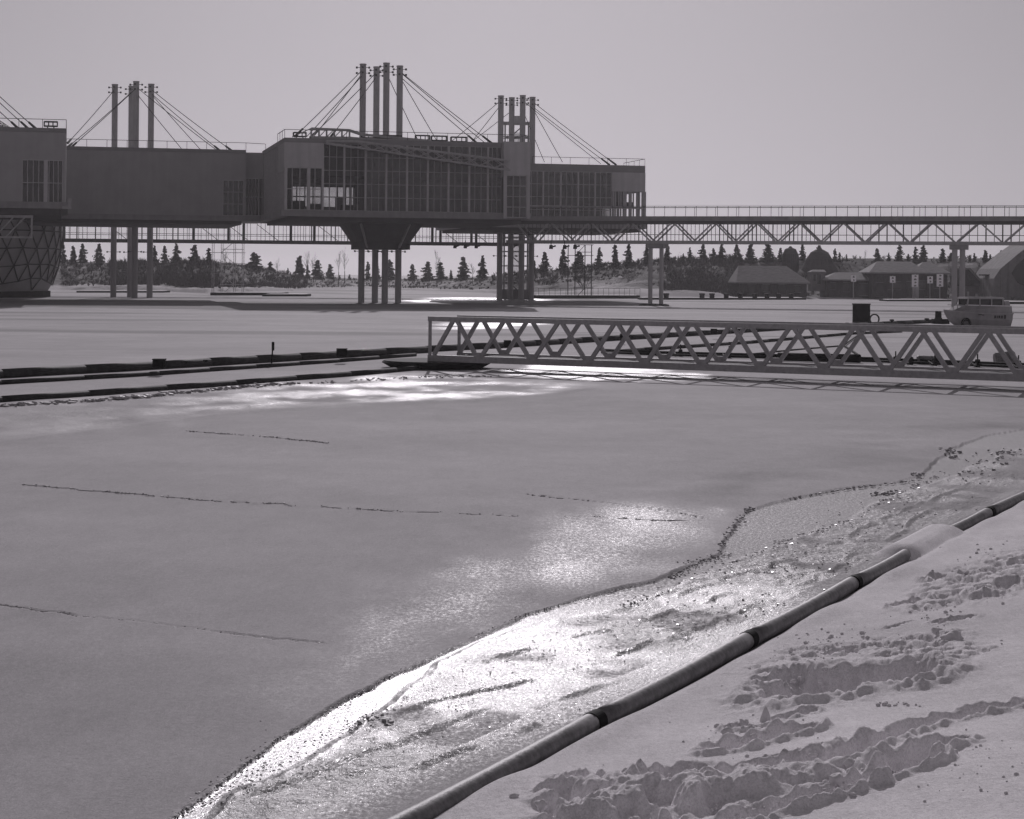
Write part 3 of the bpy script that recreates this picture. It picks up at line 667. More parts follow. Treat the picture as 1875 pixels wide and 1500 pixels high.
railing(g, p2, [(g.u(121), .2), (WG, .2), (ue1, 1.7)], ROOF - .1)
railing(g, p2, [(g.u(160, 27), 27), (WG, 27)], ROOF - .1)
t2 = masts(p2, [(208.5, 302), (247.5, 297), (239, 304.5), (275, 301)], 32.6, .92)
gp_ = lambda t, dz, px, py, v, s_=True: cb(g, p2, t, dz, px, py, v, s_)
gp_(t2[0], .6, 124, 262, 1); gp_(t2[2], .8, 124, 270, 2); gp_(t2[1], .9, 130, 271, 3)
gp_(t2[3], .7, 424, 276, 2); gp_(t2[3], 1.3, 402, 276, 2); gp_(t2[3], 1.4, 367, 274, 20, False); gp_(t2[1], 1.6, 332, 272, 20, False); gp_(t2[1], .7, 398, 276, 3, False)
# ---- pavilion cut by the left edge
W1 = 36.0; e = Frame(119.5, 237); e.o = e.o - e.F * W1; c0 = e.p(W1 / 2, 14, 0)
p1 = empty('pod_building', (c0.x, c0.y, 0), 'nearest grey pavilion cut off by the left edge, with a corner window', 'pavilion', 'raised pavilions hung from masts')
fbox(e, 'floor_slab', 'slab', p1, (-.3, W1 + .25, -.3, 29, FLO + .3, FHI + .3)); fbox(e, 'soffit', 'under', p1, (.5, W1 - .6, .4, 28, FLO - .4, FLO + .297))
fbox(e, 'roof', 'roof', p1, (0, W1, .3, 29, ROOF - .4, ROOF - .1), (-.02, W1 + .02, -.05, .3, ROOF - .5, ROOF))
v0_, v1_, v2_ = e.u(40), e.u(81), W1 - .35; zz0, zz1 = e.z(80, 377), e.z(80, 293)
fbox(e, 'wall', 'wall', p1, (0, v0_, 0, .3, FHI + .3, ROOF - .52), (v0_, W1, .01, .31, zz1, ROOF - .52), (v0_, W1, .01, .31, FHI + .3, zz0), (v2_, W1, 0, .32, zz0 + .001, zz1 - .001), (W1 - .3, W1, .33, 29, FHI + .3, ROOF - .52), (0, W1, 28.7, 29, FHI + .3, ROOF - .52))
window(e, p1, v0_, v1_, zz0, zz1, nu=4, nz=2, th=.08); window(e, p1, v1_, v2_, zz0, zz1, nu=4, nz=2, th=.08, heavy=.4)
fbox(e, 'inner_wall', 'under', p1, (v0_ - 3, v2_, 7, 7.3, FHI + .4, ROOF - .6))
mb = MB(); e.box(mb, e.u(66), e.u(78), 1.2, 2, zz0 + .3, zz0 + 1.6); e.box(mb, e.u(90), e.u(112), 1.2, 2, zz0 + .3, zz0 + 1.2); mb.build('inner_fitting', M['black'], p1)
mb = MB(); e.box(mb, W1 - .4, W1 + .7, -.8, .1, zz0 - .35, zz0 - .05); mb.bar(e.p(W1 + .5, -.5, zz0 - .1), e.p(W1 + .5, -.5, zz0 + .9), .35); mb.build('corner_bracket', M['steel'], p1)
railing(e, p1, [(0, .2), (W1, .2), (W1, 20)], ROOF)
lattice_box(p1, 'light_rack', e, e.u(80, 2), e.u(104, 2), 2, e.z(90, 231, 2), e.z(90, 223, 2), n=3)
t1 = masts(p1, [(-150, 254), (-120, 256), (-100, 253), (-80, 255)], 32.2, .9)
cb(e, p1, t1[3], .6, 66, 236, 2); cb(e, p1, t1[2], 1.3, 34, 236, 2); cb(e, p1, t1[3], 1.3, 52, 236, 5)
# ---- right pavilion
h = Frame(930, 298.5); WH = h.u(1181); c0 = h.p(WH / 2, 14, 0)
p4 = empty('pod_building', (c0.x, c0.y, 0), 'rightmost glazed pavilion, farther off, with slatted open corner', 'pavilion', 'raised pavilions hung from masts')
fbox(h, 'floor_slab', 'slab', p4, (-6, WH + .3, -.3, 28, FLO, FHI)); fbox(h, 'soffit', 'under', p4, (-5, WH - .5, .5, 27.5, FLO - .5, FLO - .003))
RZ = ROOF - .25
fbox(h, 'roof', 'roof', p4, (-6, WH, .3, 28, RZ - .4, RZ - .15), (-6, WH, -.05, .3, RZ - 1.1, RZ), (WH - .3, WH + .01, .31, 28, RZ - 1.1, RZ))
bb = [962, 994, 1026, 1058, 1089, 1120]
for a, b in zip(bb[:-1], bb[1:]): window(h, p4, h.u(a), h.u(b), FHI, RZ - 1.12, nu=3, nz=4, th=.07, heavy=.16)
u20 = h.u(1120); zb_ = h.z(1150, 351)
fbox(h, 'wall', 'wall_light', p4, (u20, WH, -.2, .3, zb_, RZ - 1.11), (WH - .3, WH, .31, 28, zb_, RZ - 1.11), label='solid fascia over the open corner')
fbox(h, 'wall', 'wall', p4, (-6, h.u(962), .02, .3, FHI, RZ - 1.11), (-6, u20 - 6, 27.7, 28, FHI, RZ - .5))
for q_ in [(h.u(px) - w_, h.u(px) + w_, -.1, .2, FHI, zb_ - .003) for px, w_ in ((1123, .15), (1127, .1), (1133, .1), (1137, .1), (1144, .3), (1154, .22), (1160, .08), (1166, .08), (1171, .08), (1176, .08), (1180, .25))] + [(WH - .25, WH - .05, v, v + .25, FHI, zb_ - .003) for v in (3, 7, 11, 15, 19, 23)]: fbox(h, 'corner_post', 'steel', p4, q_)
zband = h.z(1140, 380)
fbox(h, 'balustrade', 'wall_light', p4, (h.u(962), WH, -.35, -.15, zband - .22, zband + .12))
fbox(h, 'inner_wall', 'under', p4, (0, u20 + 1, 9, 9.3, FHI, RZ - 1.1), (u20, h.u(1140, 5), 5, 5.3, zband + .3, zb_ + .5), (u20, WH - 2, 12, 12.2, zband + .3, zband + 2.0)); fbox(h, 'counter', 'black', p4, (u20 + 1, WH - 1.2, 2, 3, zband + .1, zband + .9))
mb = MB(); rnd = random.Random(8)
for i in range(14):
    u = rnd.uniform(h.u(975), u20 - 1); z = rnd.choice((FHI, FHI + 3.1)); h.box(mb, u, u + rnd.uniform(.4, 1.3), 3, 4, z, z + rnd.uniform(.7, 2.4))
h.box(mb, h.u(970, 3), u20, 2.2, 8, FHI + 2.9, FHI + 3.1)
mb.build('inner_fitting', M['wall'], p4)
railing(h, p4, [(h.u(975), .2), (WH, .2), (WH, 12)], RZ)
t4 = masts(p4, [(915.5, 316), (935.5, 319), (955.5, 315), (973.5, 318)], 32.6, .92)
def hc(t, dz, px, py, v, s_=True): cb(h, p4, t, dz, px, py, v, s_)
hc(t4[3], .6, 1128, 302, 3); hc(t4[3], 1.4, 1116, 302, 3); hc(t4[3], 1.6, 1030, 297, 22, False); hc(t4[2], 2.2, 997, 297, 22, False); hc(t4[2], .7, 1100, 300, 22, False)
cable(p4, t4[0] - Vector((0, 0, .6)), P(828, 258, 322), sleeve=False); cable(p4, t4[0] - Vector((0, 0, 1.3)), P(862, 262, 322), sleeve=False); cable(p4, t4[1] - Vector((0, 0, 2.0)), P(858, 264, 322), sleeve=False)
# stair tower standing among the right masts
a = P(918, 540, 322); b = P(970, 540, 322); tz = zat(226, 940, 322)
sx0, sx1 = a.x, b.x
tw = empty('stair_tower', ((sx0 + sx1) / 2, 323.5, 0), 'slim glazed stair tower rising between the four right masts', 'tower')
mb = MB(); 
for x in (sx0 + .4, sx0 + 1.5, sx0 + 3.0, sx1 - .4):
    for y in (321.5, 325.5): mb.box(x - .12, x + .12, y - .12, y + .12, -.3, tz)
mb.build('post', M['steel'], tw)
mb = MB(); z = 3.0; k = 0
while z < tz:
    mb.box(sx0 + .1, sx1 - .1, 321.3, 321.45, z, z + .16); mb.box(sx0 + .1, sx1 - .1, 325.55, 325.7, z, z + .16)
    mb.box(sx0 + .5, sx1 - .5, 322, 325, z, z + .12); z += 2.35; k += 1
mb.build('landing', M['steel'], tw)
mb = MB()
for k in range(12):
    z = .6 + k * 2.35; s_ = 1 if k % 2 else -1; mb.bar(((sx0 + sx1) / 2 - s_ * 1.3, 323.5, z), ((sx0 + sx1) / 2 + s_ * 1.3, 323.5, z + 2.3), .6, .15)
mb.build('flight', M['steel_dark'], tw)
mb = MB(); mb.box(sx0 + 1.0, sx0 + 2.9, 321.56, 321.6, .2, tz - 1.5); mb.build('glazing', M['glass_clear'], tw)
mb = MB(); mb.box(sx0 - .3, sx1 + .3, 320.9, 326, tz, tz + .2); mb.lathe([(1.3, 0), (1.15, .6), (.7, 1.1), (.05, 1.3)], ((sx0 + sx1) / 2, 323.4, tz + .2), 16); mb.build('roof', M['wall_light'], tw)
mb = MB(); mb.box(sx0 - .6, sx1 + .5, 320.8, 326.2, -.3, 1.6); mb.build('plinth', M['slab'], tw)
# ------------------------------------------------------------------ right footbridge (open truss)
A = P(925, 450, 268); B = P(2300, 450, 243); A.z = B.z = 0
bd = (B - A).normalized(); bn = Vector((-bd.y, bd.x, 0)); LB = (B - A).length
br = empty('footbridge', tuple((A + B) / 2), 'long raised truss footbridge running off to the right over the ice', 'footbridge')
def bp_(s, n, z): q = A + bd * s + bn * n; return Vector((q.x, q.y, z))
def bs(px):      # pixel -> distance along bridge
    a_, _ = ray(px, 430); return (a_ * A.y - A.x) / (bd.x - a_ * bd.y)
mb = MB(); mb.hexa([bp_(0, 0, 11.35), bp_(LB, 0, 11.35), bp_(LB, 4.2, 11.35), bp_(0, 4.2, 11.35), bp_(0, 0, 11.95), bp_(LB, 0, 11.95), bp_(LB, 4.2, 11.95), bp_(0, 4.2, 11.95)]); mb.build('deck', M['slab'], br)
mb = MB(); 
for n_ in (.5, 3.7): mb.bar(bp_(0, n_, 11.15), bp_(LB, n_, 11.15), .35, .38)
mb.build('top_chord', M['under'], br)
mb = MB()
for n_ in (.5, 3.7): mb.bar(bp_(0, n_, 8.5), bp_(LB, n_, 8.5), .3, .42)
mb.build('bottom_chord', M['steel'], br)
nodes = [940, 1005, 1079, 1153, 1230, 1306, 1382, 1461, 1541, 1623, 1706, 1793]; sN = [bs(p) for p in nodes]
while sN[-1] < LB - 6: sN.append(sN[-1] + (sN[-1] - sN[-2]))
for n_, sh in ((.5, 0.0), (3.7, 0.0)):
    mb = MB()
    for a_, b_ in zip(sN[:-1], sN[1:]):
        m_ = (a_ + b_) / 2; mb.bar(bp_(a_ + .25, n_, 11.0), bp_(m_ - .2, n_, 8.7), .2); mb.bar(bp_(m_ + .2, n_, 8.7), bp_(b_ - .25, n_, 11.0), .2)
    mb.build('web_diagonals', M['steel'], br)
mb = MB(); s_ = 2.0
rb_ = random.Random(3)
while s_ < LB:
    px_dense = s_ < bs(1480); mb.bar(bp_(s_, 2.9, 8.7), bp_(s_, 2.9, 11.33), .07 if rb_.random() < .8 else .14); s_ += .55 if px_dense else 1.05
mb.bar(bp_(0, 2.9, 9.55), bp_(LB, 2.9, 9.55), .08); mb.build('screen_bars', M['steel_dark'], br)
mb = MB(); s_ = .7
while s_ < LB:
    mb.bar(bp_(s_, .1, 11.95), bp_(s_, .1, 13.3), .06); mb.bar(bp_(s_ + .5, 4.1, 11.95), bp_(s_ + .5, 4.1, 13.3), .05) if int(s_) % 3 == 0 else 0; s_ += 1.42
for z in (13.3, 13.08): mb.bar(bp_(0, .1, z), bp_(LB, .1, z), .055, .055)
mb.bar(bp_(0, 4.1, 13.3), bp_(LB, 4.1, 13.3), .05); mb.build('handrail', M['steel_dark'], br)
for px, wd, nn in ((1190, .58, .6), (1208.5, .58, 1.2), (1748, .72, .6), (1762, .72, 1.2)):
    s_ = bs(px); mb = MB(); c = bp_(s_, nn, 0); mb.tube(c - Vector((0, 0, .5)), c + Vector((0, 0, 8.3)), wd / 2, n=16); mb.build('pier', M['mast'], br)
for px in (1199, 1755):
    s_ = bs(px); mb = MB(); mb.hexa([bp_(s_ - 1.15, .2, 7.7), bp_(s_ + 1.15, .2, 7.7), bp_(s_ + 1.15, 3.9, 7.7), bp_(s_ - 1.15, 3.9, 7.7), bp_(s_ - 1.15, .2, 8.28), bp_(s_ + 1.15, .2, 8.28), bp_(s_ + 1.15, 3.9, 8.28), bp_(s_ - 1.15, 3.9, 8.28)]); mb.build('pier_cap', M['slab'], br)
s_ = bs(1199); mb = MB()
for k in range(3): c = bp_(s_ - 1.2 + k * 1.2, -.3, 0); mb.lathe([(.9, 0), (.8, .18), (.3, .25)], c, 9)
mb.build('footing', M['tar'], br)
# ------------------------------------------------------------------ rear gallery (left), behind the pavilions
A = P(-250, 450, 322); B = P(960, 450, 332); A.z = B.z = 0; bd = (B - A).normalized(); bn = Vector((-bd.y, bd.x, 0)); LB = (B - A).length
gl_ = empty('gallery_bridge', tuple((A + B) / 2), 'long slatted walkway bridge running behind and below the pavilions', 'footbridge')
zb_l = CAMZ + (497.5 - 441) / FPX * 326
mb = MB(); mb.hexa([bp_(0, 0, 12.3), bp_(LB, 0, 12.3), bp_(LB, 4, 12.3), bp_(0, 4, 12.3), bp_(0, 0, 12.8), bp_(LB, 0, 12.8), bp_(LB, 4, 12.8), bp_(0, 4, 12.8)]); mb.build('roof', M['under'], gl_)
mb = MB(); mb.bar(bp_(0, 0, zb_l), bp_(LB, 0, zb_l), .3, .55); mb.bar(bp_(0, 4, zb_l), bp_(LB, 4, zb_l), .3, .55); mb.build('bottom_chord', M['steel_dark'], gl_)
mb = MB(); s_ = .3; rb_ = random.Random(12)
while s_ < LB:
    big = rb_.random(); mb.bar(bp_(s_, .2 if big < .5 else 3.6, zb_l), bp_(s_, .2 if big < .5 else 3.6, 12.3), .07 if big < .78 else (.18 if big < .92 else .45), .1); s_ += rb_.uniform(.25, 1.0)
mb.build('slats', M['steel_dark'], gl_)
mb = MB(); mb.bar(bp_(0, 0, zb_l + .95), bp_(LB, 0, zb_l + .95), .08); mb.bar(bp_(0, 3.7, zb_l + 1.3), bp_(LB, 3.7, zb_l + 1.3), .08)
s_ = 4
while s_ < LB - 6:
    if rb_.random() < .45: mb.bar(bp_(s_, .3, 12), bp_(s_ + 3.4, .3, zb_l + .3), .1)
    s_ += 5
mb.build('rail', M['steel_dark'], gl_)
for px, D in ((0, 250), ):     # short truss beam under the left pavilion
    mb = MB(); a_ = P(-200, 408, 236); b_ = P(48, 408, 236); zt = a_.z = b_.z = 9.9; a_.z = b_.z = 10.3
    x = b_.x
    mb.bar((a_.x, 236, 8.0), (P(58, 441, 236).x, 236, 8.0), .22); mb.bar((a_.x, 236, 10.5), (P(60, 441, 236).x, 236, 10.5), .3)
    for k in range(4):
        x1 = P(24 - k * 62, 410, 236).x; mb.bar((x1, 236, 10.4), (x1 - 2.1, 236, 8.1), .16); mb.bar((x1 + 1.4, 236, 10.4), (x1 - .8, 236, 8.1), .16); mb.bar((x1 - 2.2, 236, 8.1), (x1 - 3.8, 236, 10.4), .16)
    mb.bar((P(58, 441, 236).x, 236, 7.9), (P(58, 441, 236).x, 236, 10.6), .2)
    mb.build('under_truss', M['steel'], p1)
# small lamps hanging under the walkways
ords = ['first', 'second', 'third', 'fourth', 'fifth', 'sixth', 'seventh', 'eighth', 'ninth', 'tenth', 'eleventh', 'twelfth', 'thirteenth', 'fourteenth', 'fifteenth', 'sixteenth', 'seventeenth', 'eighteenth', 'nineteenth', 'twentieth']
hl = [(833, 'first'), (852, 'second'), (872, 'third'), (1009, 'fourth'), (1034, 'fifth'), (1053, 'sixth')]
for px, od in hl:
    mb = MB(); c = P(px, 447, 300 if px < 900 else 266); zt = (zat(446, px, c.y)); mb.tube((c.x, c.y, zt - .25), (c.x, c.y, zt + .45), .05, n=6); mb.tube((c.x, c.y, zt - .75), (c.x, c.y, zt - .2), .28, .22, n=8); mb.tube((c.x + .2, c.y, zt - .45), (c.x + .65, c.y, zt - .3), .12, n=6)
    solo(mb, 'hanging_lamp', M['black'], f'small dark lamp hung under the walkway, {od} of six from the left', 'lamp', 'lamps hung under the walkways')
# ------------------------------------------------------------------ geodesic dome
import bmesh
DD = 300.0; cdx = P(-126, 420, DD); cz = zat(424, 0, DD); Rd = 236 / FPX * DD
dm = empty('geodesic_dome', (cdx.x, cdx.y, 0), 'lower part of a big geodesic sphere under the left pavilion', 'dome')
bm = bmesh.new(); bmesh.ops.create_icosphere(bm, subdivisions=4, radius=Rd); bmesh.ops.rotate(bm, verts=bm.verts, matrix=Matrix.Rotation(.3, 3, 'Z'))
zc = zat(533, 60, DD) - cz
bm2 = bm.copy(); bmesh.ops.bisect_plane(bm2, geom=bm2.verts[:] + bm2.edges[:] + bm2.faces[:], plane_co=(0, 0, zc), plane_no=(0, 0, -1), clear_outer=True)
me = bpy.data.meshes.new('shell'); bm2.to_mesh(me); me.materials.append(M['dome']); o = bpy.data.objects.new('shell', me); COL.objects.link(o); o.parent = dm; o.location = (0, 0, cz)
mb = MB(); cv = Vector((cdx.x, cdx.y, cz))
for ed in bm.edges:
    a_, b_ = ed.verts[0].co, ed.verts[1].co
    if min(a_.z, b_.z) > zc - .3 and a_.y < 4: mb.bar(cv + a_ * 1.008, cv + b_ * 1.008, .16, up=tuple(a_))
mb.build('struts', M['steel_dark'], dm)
mb = MB(); rr = math.sqrt(max(1, Rd ** 2 - zc ** 2)); mb.lathe([(rr - .2, -.4), (rr + .35, -.3), (rr + .35, zc + cz)], (cdx.x, cdx.y, 0), 48); mb.build('plinth', M['tar'], dm)
bm.free(); bm2.free()
#==GANGWAY
# ------------------------------------------------------------------ gangway truss over the near ice
def along(px0, D0, px1, D1): a = P(px0, 600, D0); b = P(px1, 600, D1); a.z = b.z = 0; return a, b
ga, gb_ = along(785, FPX * 1.72 / 75.0, 1875, FPX * 1.72 / 88.5)
gd = (gb_ - ga).normalized(); gn = Vector((-gd.y, gd.x, 0)); ZB, ZT = .50, 2.22
GWid = 3.1; Lg = (gb_ - ga).length + 9
gw = empty('gangway', tuple(ga + gd * Lg / 2), 'near grey truss gangway with X shaped webs crossing above the ice', 'gangway')
def gq(s, n, z): q = ga + gd * s + gn * n; return Vector((q.x, q.y, z))
def gs(px, n=0):
    a_, _ = ray(px, 640); o = ga + gn * n; return (a_ * o.y - o.x) / (gd.x - a_ * gd.y)
starts = {0: 0.0, 1: gs(838, GWid)}
bn_near = [gs(p) for p in (790, 877, 974, 1077, 1180, 1286, 1392, 1508, 1624, 1744, 1867)]
while bn_near[-1] < Lg - 3: bn_near.append(bn_near[-1] + 2.25)
for side in (0, 1):
    n_ = side * GWid; s0 = starts[side]
    mb = MB(); mb.bar(gq(s0, n_, ZT - .1), gq(Lg, n_, ZT - .1), .15, .2); mb.build('top_chord', M['truss'], gw)
    mb = MB(); mb.bar(gq(s0, n_, ZB - .03), gq(Lg, n_, ZB - .03), .15, .27); mb.build('bottom_chord', M['truss'], gw)
    mb = MB(); mb.bar(gq(s0 + .07, n_, ZB - .25 * (1 - side)), gq(s0 + .07, n_, ZT), .14); mb.build('end_post', M['truss'], gw)
    mb = MB(); nd = bn_near if side == 0 else [s0 + (b_ - bn_near[0]) for b_ in bn_near]; prev = None
    for a_, b_ in zip(nd[:-1], nd[1:]):
        if b_ > Lg - .5: break
        m_ = (a_ + b_) / 2; mb.bar(gq(a_ + .12, n_, ZB + .1), gq(m_ - .09, n_, ZT - .15), .14, .15); mb.bar(gq(m_ + .09, n_, ZT - .15), gq(b_ - .12, n_, ZB + .1), .14, .15)
        for s_ in (b_,): mb.hexa([gq(s_ - .2, n_ - .072, ZB + .09), gq(s_ + .2, n_ - .072, ZB + .09), gq(s_ + .2, n_ + .071, ZB + .09), gq(s_ - .2, n_ + .071, ZB + .09), gq(s_ - .13, n_ - .072, ZB + .28), gq(s_ + .13, n_ - .072, ZB + .28), gq(s_ + .13, n_ + .071, ZB + .28), gq(s_ - .13, n_ + .071, ZB + .28)])
    mb.build('web_diagonals', M['truss'], gw)
mb = MB()
for a_, b_ in zip(bn_near[:-1], bn_near[1:]):
    if b_ > Lg: break
    mb.bar(gq(a_, .07, ZB - .02), gq(a_, GWid - .07, ZB - .02), .09); mb.bar(gq(a_, .07, ZB - .05), gq(b_, GWid - .07, ZB - .05), .07)
mb.build('floor_brace', M['steel_dark'], gw)
mb = MB(); s_ = gs(870); 
mb.hexa([gq(s_, .12, ZB + .04), gq(Lg, .12, ZB + .04), gq(Lg, 1.5, ZB + .04), gq(s_, 1.5, ZB + .04), gq(s_, .12, ZB + .09), gq(Lg, .12, ZB + .09), gq(Lg, 1.5, ZB + .09), gq(s_, 1.5, ZB + .09)])
mb.build('walk_planks', M['plank'], gw)
# round float carrying the end of the gangway
fc = gq(gs(800, 1.2), 1.2, 0)
mb = MB(); mb.lathe([(1.7, -.1), (2.1, .10), (2.35, .24), (2.25, .33), (.3, .36)], (fc.x, fc.y, .0), 40)
ft = empty('round_float', (fc.x, fc.y, 0), 'dark saucer shaped float under the left end of the gangway', 'float')
mb.build('disc', M['tar'], ft, smooth=False)
mb = MB(); mb.bar(gq(-.3, 0, .24), gq(-.3, GWid * .8, .24), .2); mb.bar(gq(.7, 0, .3), gq(.7, GWid * .8, .3), .2); mb.build('bearer', M['steel_dark'], ft)
# ------------------------------------------------------------------ floating booms
def boom(pts, r, name, label, cat, group=None, m='boom', zc_=None, n=10, sink=.35, seed=1, coll=None):
    z = r * (1 - sink); P3 = []
    rnd = random.Random(seed)
    W3 = [G(px, py, z * 1.0) for px, py in pts]
    for a_, b_ in zip(W3[:-1], W3[1:]):
        k = max(1, int((b_ - a_).length / 3))
        for i in range(k):
            q = a_.lerp(b_, i / k); q.z += rnd.uniform(-.03, .03) * r * 2; q.y += rnd.uniform(-.02, .02); P3.append(q)
    P3.append(W3[-1]); mb = MB(); mb.path(P3, r, n)
    return solo(mb, name, M[m], label, cat, group, smooth=True)
boom([(-260, 700), (0, 686), (290, 670), (620, 650), (780, 641)], .21, 'floating_boom', 'long dark boom log lying on the ice left of the gangway, carrying two square blocks', 'boom', 'floating booms')
boom([(780, 640), (930, 632), (1140, 619), (1310, 609), (1440, 601), (1560, 596), (1640, 592), (1722, 588)], .2, 'floating_boom', 'long dark boom behind the gangway, reaching to the moored boat', 'boom', 'floating booms')
boom([(-260, 716), (0, 701), (290, 684), (620, 661), (760, 650)], .10, 'floating_boom', 'thin dark pipe lying just in front of the long left boom log', 'boom', 'floating booms')
boom([(-260, 752), (0, 733), (160, 722), (430, 702), (640, 686), (800, 672)], .13, 'floating_boom', 'dark half sunk boom with crushed ice, ending at the round float', 'boom', 'floating booms', sink=.55)
boom([(1110, 645), (1240, 636), (1375, 627), (1560, 611), (1650, 607)], .11, 'floating_boom', 'thin dark boom seen through the gangway webs, above the pipe with flanges', 'boom', 'floating booms')
boom([(1375, 649), (1440, 642), (1545, 633)], .05, 'mooring_hose', 'thin straight black hose behind the gangway, ending in a fork', 'hose')
mb = MB(); a_ = G(1545, 632, .1); mb.tube(a_, G(1575, 652, .08), .05, n=6); mb.tube(a_, G(1572, 613, .08), .05, n=6); solo(mb, 'forked_rod', M['tar'], 'small black forked rod joined to the straight hose', 'rod')
# pipeline with flanges and two drum floats
W3 = [G(px, py, .18) for px, py in ((1100, 641), (1200, 645), (1425, 651), (1600, 657), (1760, 663), (1960, 671))]
pl = empty('floating_pipeline', tuple(W3[2]), 'dark twin pipe with flanges lying on the ice close behind the gangway', 'pipeline')
mb = MB(); mb.path(W3, .07, 8); mb.build('pipe', M['tar'], pl, smooth=True)
mb = MB(); mb.path([p + Vector((0, -.9, -.08)) for p in W3], .06, 8); mb.build('pipe', M['tar'], pl, smooth=True)
a_, b_ = G(1425, 653, .22), G(1575, 657, .22); mb = MB(); mb.tube(a_, b_, .2, n=12); mb.build('thick_section', M['tar'], pl, smooth=True)
for px in (1203, 1246, 1335, 1640, 1668, 1712, 1790, 1865):
    t = np.interp(px, [1100, 1960], [0, 1]); y_ = 641 + t * 30; c = G(px, y_, .18); mb = MB(); mb.tube(c - Vector((.09, 0, 0)), c + Vector((.09, 0, 0)), .18, n=12); mb.bar(c + Vector((-.3, -.9, -.1)), c + Vector((-.3, 0, .0)), .08); mb.tube(c + Vector((0, 0, .1)), c + Vector((0, 0, .42)), .03, n=6); mb.build('flange', M['tar'], pl)
def drum(px0, px1, py, rad, label, tilt=0):
    a_ = G(px0, py + rad * 0, .0); D = a_.y; r = rad; a_ = P(px0, py, D); b_ = P(px1, py + tilt, D)
    mb = MB(); d = (b_ - a_).normalized(); L = (b_ - a_).length
    mb.tube(a_, a_ + d * .06, r * .82, r, n=20); mb.tube(a_ + d * .061, b_ - d * .061, r, n=20); mb.tube(b_ - d * .06, b_, r, r * .82, n=20)
    for t in (.3, .68): mb.tube(a_ + d * L * t, a_ + d * (L * t + .06), r * 1.05, n=20)
    lo = min(v[2] for v in mb.v); mb.v = [(x, y, z - lo - .04) for x, y, z in mb.v]
    return solo(mb, 'drum_float', M['pipe'], label, 'drum', 'drum floats behind the gangway', smooth=False)
drum(1679, 1716, 667, .21, 'lower grey drum float lying behind the gangway, the left one of two', 1)
drum(1821, 1858, 671, .34, 'bigger tilted grey drum float behind the gangway near the right edge', -4)
# square mooring blocks
def block(px, py0, py1, wpx, label, D=None):
    D = D or G(px, py1, .3).y; s_ = FPX / D; w_ = wpx / s_; hgt = (py1 - py0) / s_; c = P(px, py1, D)
    mb = MB(); mb.box(c.x - w_ / 2, c.x + w_ / 2, D - w_ / 2, D + w_ / 2, c.z, c.z + hgt * .86); mb.box(c.x - w_ * .56, c.x + w_ * .56, D - w_ * .56, D + w_ * .56, c.z + hgt * .86, c.z + hgt)
    for sx in (-1, 1): mb.box(c.x + sx * w_ * .5 - .03, c.x + sx * w_ * .5 + .03, D - w_ * .3, D + w_ * .3, c.z + hgt * .1, c.z + hgt * .8)
    return solo(mb, 'mooring_block', M['black'], label, 'block', 'square blocks on the booms')
block(291.5, 657, 673, 20, 'square black block on the left boom log, the left one of two'); block(626, 638, 653, 17, 'square black block on the left boom log, nearer the gangway end')
block(929, 623, 637, 12, 'dark block on the rear boom, seen through the left gangway webs'); block(1139, 611, 621, 7, 'smallest dark block on the rear boom, below the hanging float'); block(1307, 602, 612, 10, 'dark block on the rear boom, beyond the middle of the gangway')
for px, py, l in ((340, 664, 'small dark cleat on the left boom log, just right of its left block'), (376, 662, 'small dark cleat on the left boom log, second right of its left block'), (1551, 594, 'small dark knob on the rear boom, left of the black tank'), (1633, 588, 'dark knob on the rear boom, right of the black tank'), (1697, 586, 'dark knob on the rear boom, left of the boat')):
    c = G(px, py + 2, .3); mb = MB(); r = 4.5 / (FPX / c.y); mb.lathe([(r * .5, 0), (r * .55, r * .5), (r, r * .6), (r * .9, r * 1.1), (.02, r * 1.2)], c, 10); solo(mb, 'boom_cleat', M['black'], l, 'cleat', 'cleats on the booms')
# thin marker rod
a_ = G(497, 670, 0); mb = MB(); t_ = P(500, 627, a_.y); mb.tube(a_, t_, .035, .03, n=6); mb.tube(t_ - Vector((0, 0, .35)), t_ + Vector((0, 0, .02)), .06, n=6); solo(mb, 'marker_rod', M['black'], 'thin upright black rod standing in the ice beside the left boom', 'rod')
# black tank with a hoop
c = P(1577, 592, 174); c.z = 0; s_ = FPX / 174; r = 16.5 / s_; hh = (592 - 557) / s_
tk = empty('black_tank', tuple(c), 'big upright black cylindrical tank behind the gangway', 'tank'); mb = MB()
mb.lathe([(r, -.2), (r, .06), (r * .97, .08), (r * .97, hh - .1), (r * 1.03, hh - .09), (r * 1.03, hh), (r * .9, hh + .001)], c, 28); mb.build('body', M['black'], tk)
mb = MB(); hc_ = c + Vector((r + .35, -.1, .32)); k = 20
for i in range(k):
    t0, t1_ = 2 * math.pi * i / k, 2 * math.pi * (i + 1) / k; mb.tube(hc_ + Vector((math.cos(t0) * .42, math.cos(t0) * .1, math.sin(t0) * .42)), hc_ + Vector((math.cos(t1_) * .42, math.cos(t1_) * .1, math.sin(t1_) * .42)), .07, n=6)
mb.build('hoop', M['black'], tk)
mb = MB(); c = G(1718, 593, 0); s_ = FPX / c.y; mb.lathe([(.34, 0), (.34, .5), (.29, .52), (.27, 1.05), (.29, 1.1)], c, 14); mb.box(c.x - .5, c.x + .9, c.y - .4, c.y + .5, -.1, .42); solo(mb, 'bollard', M['black'], 'black bollard standing at the bow of the moored boat', 'bollard')
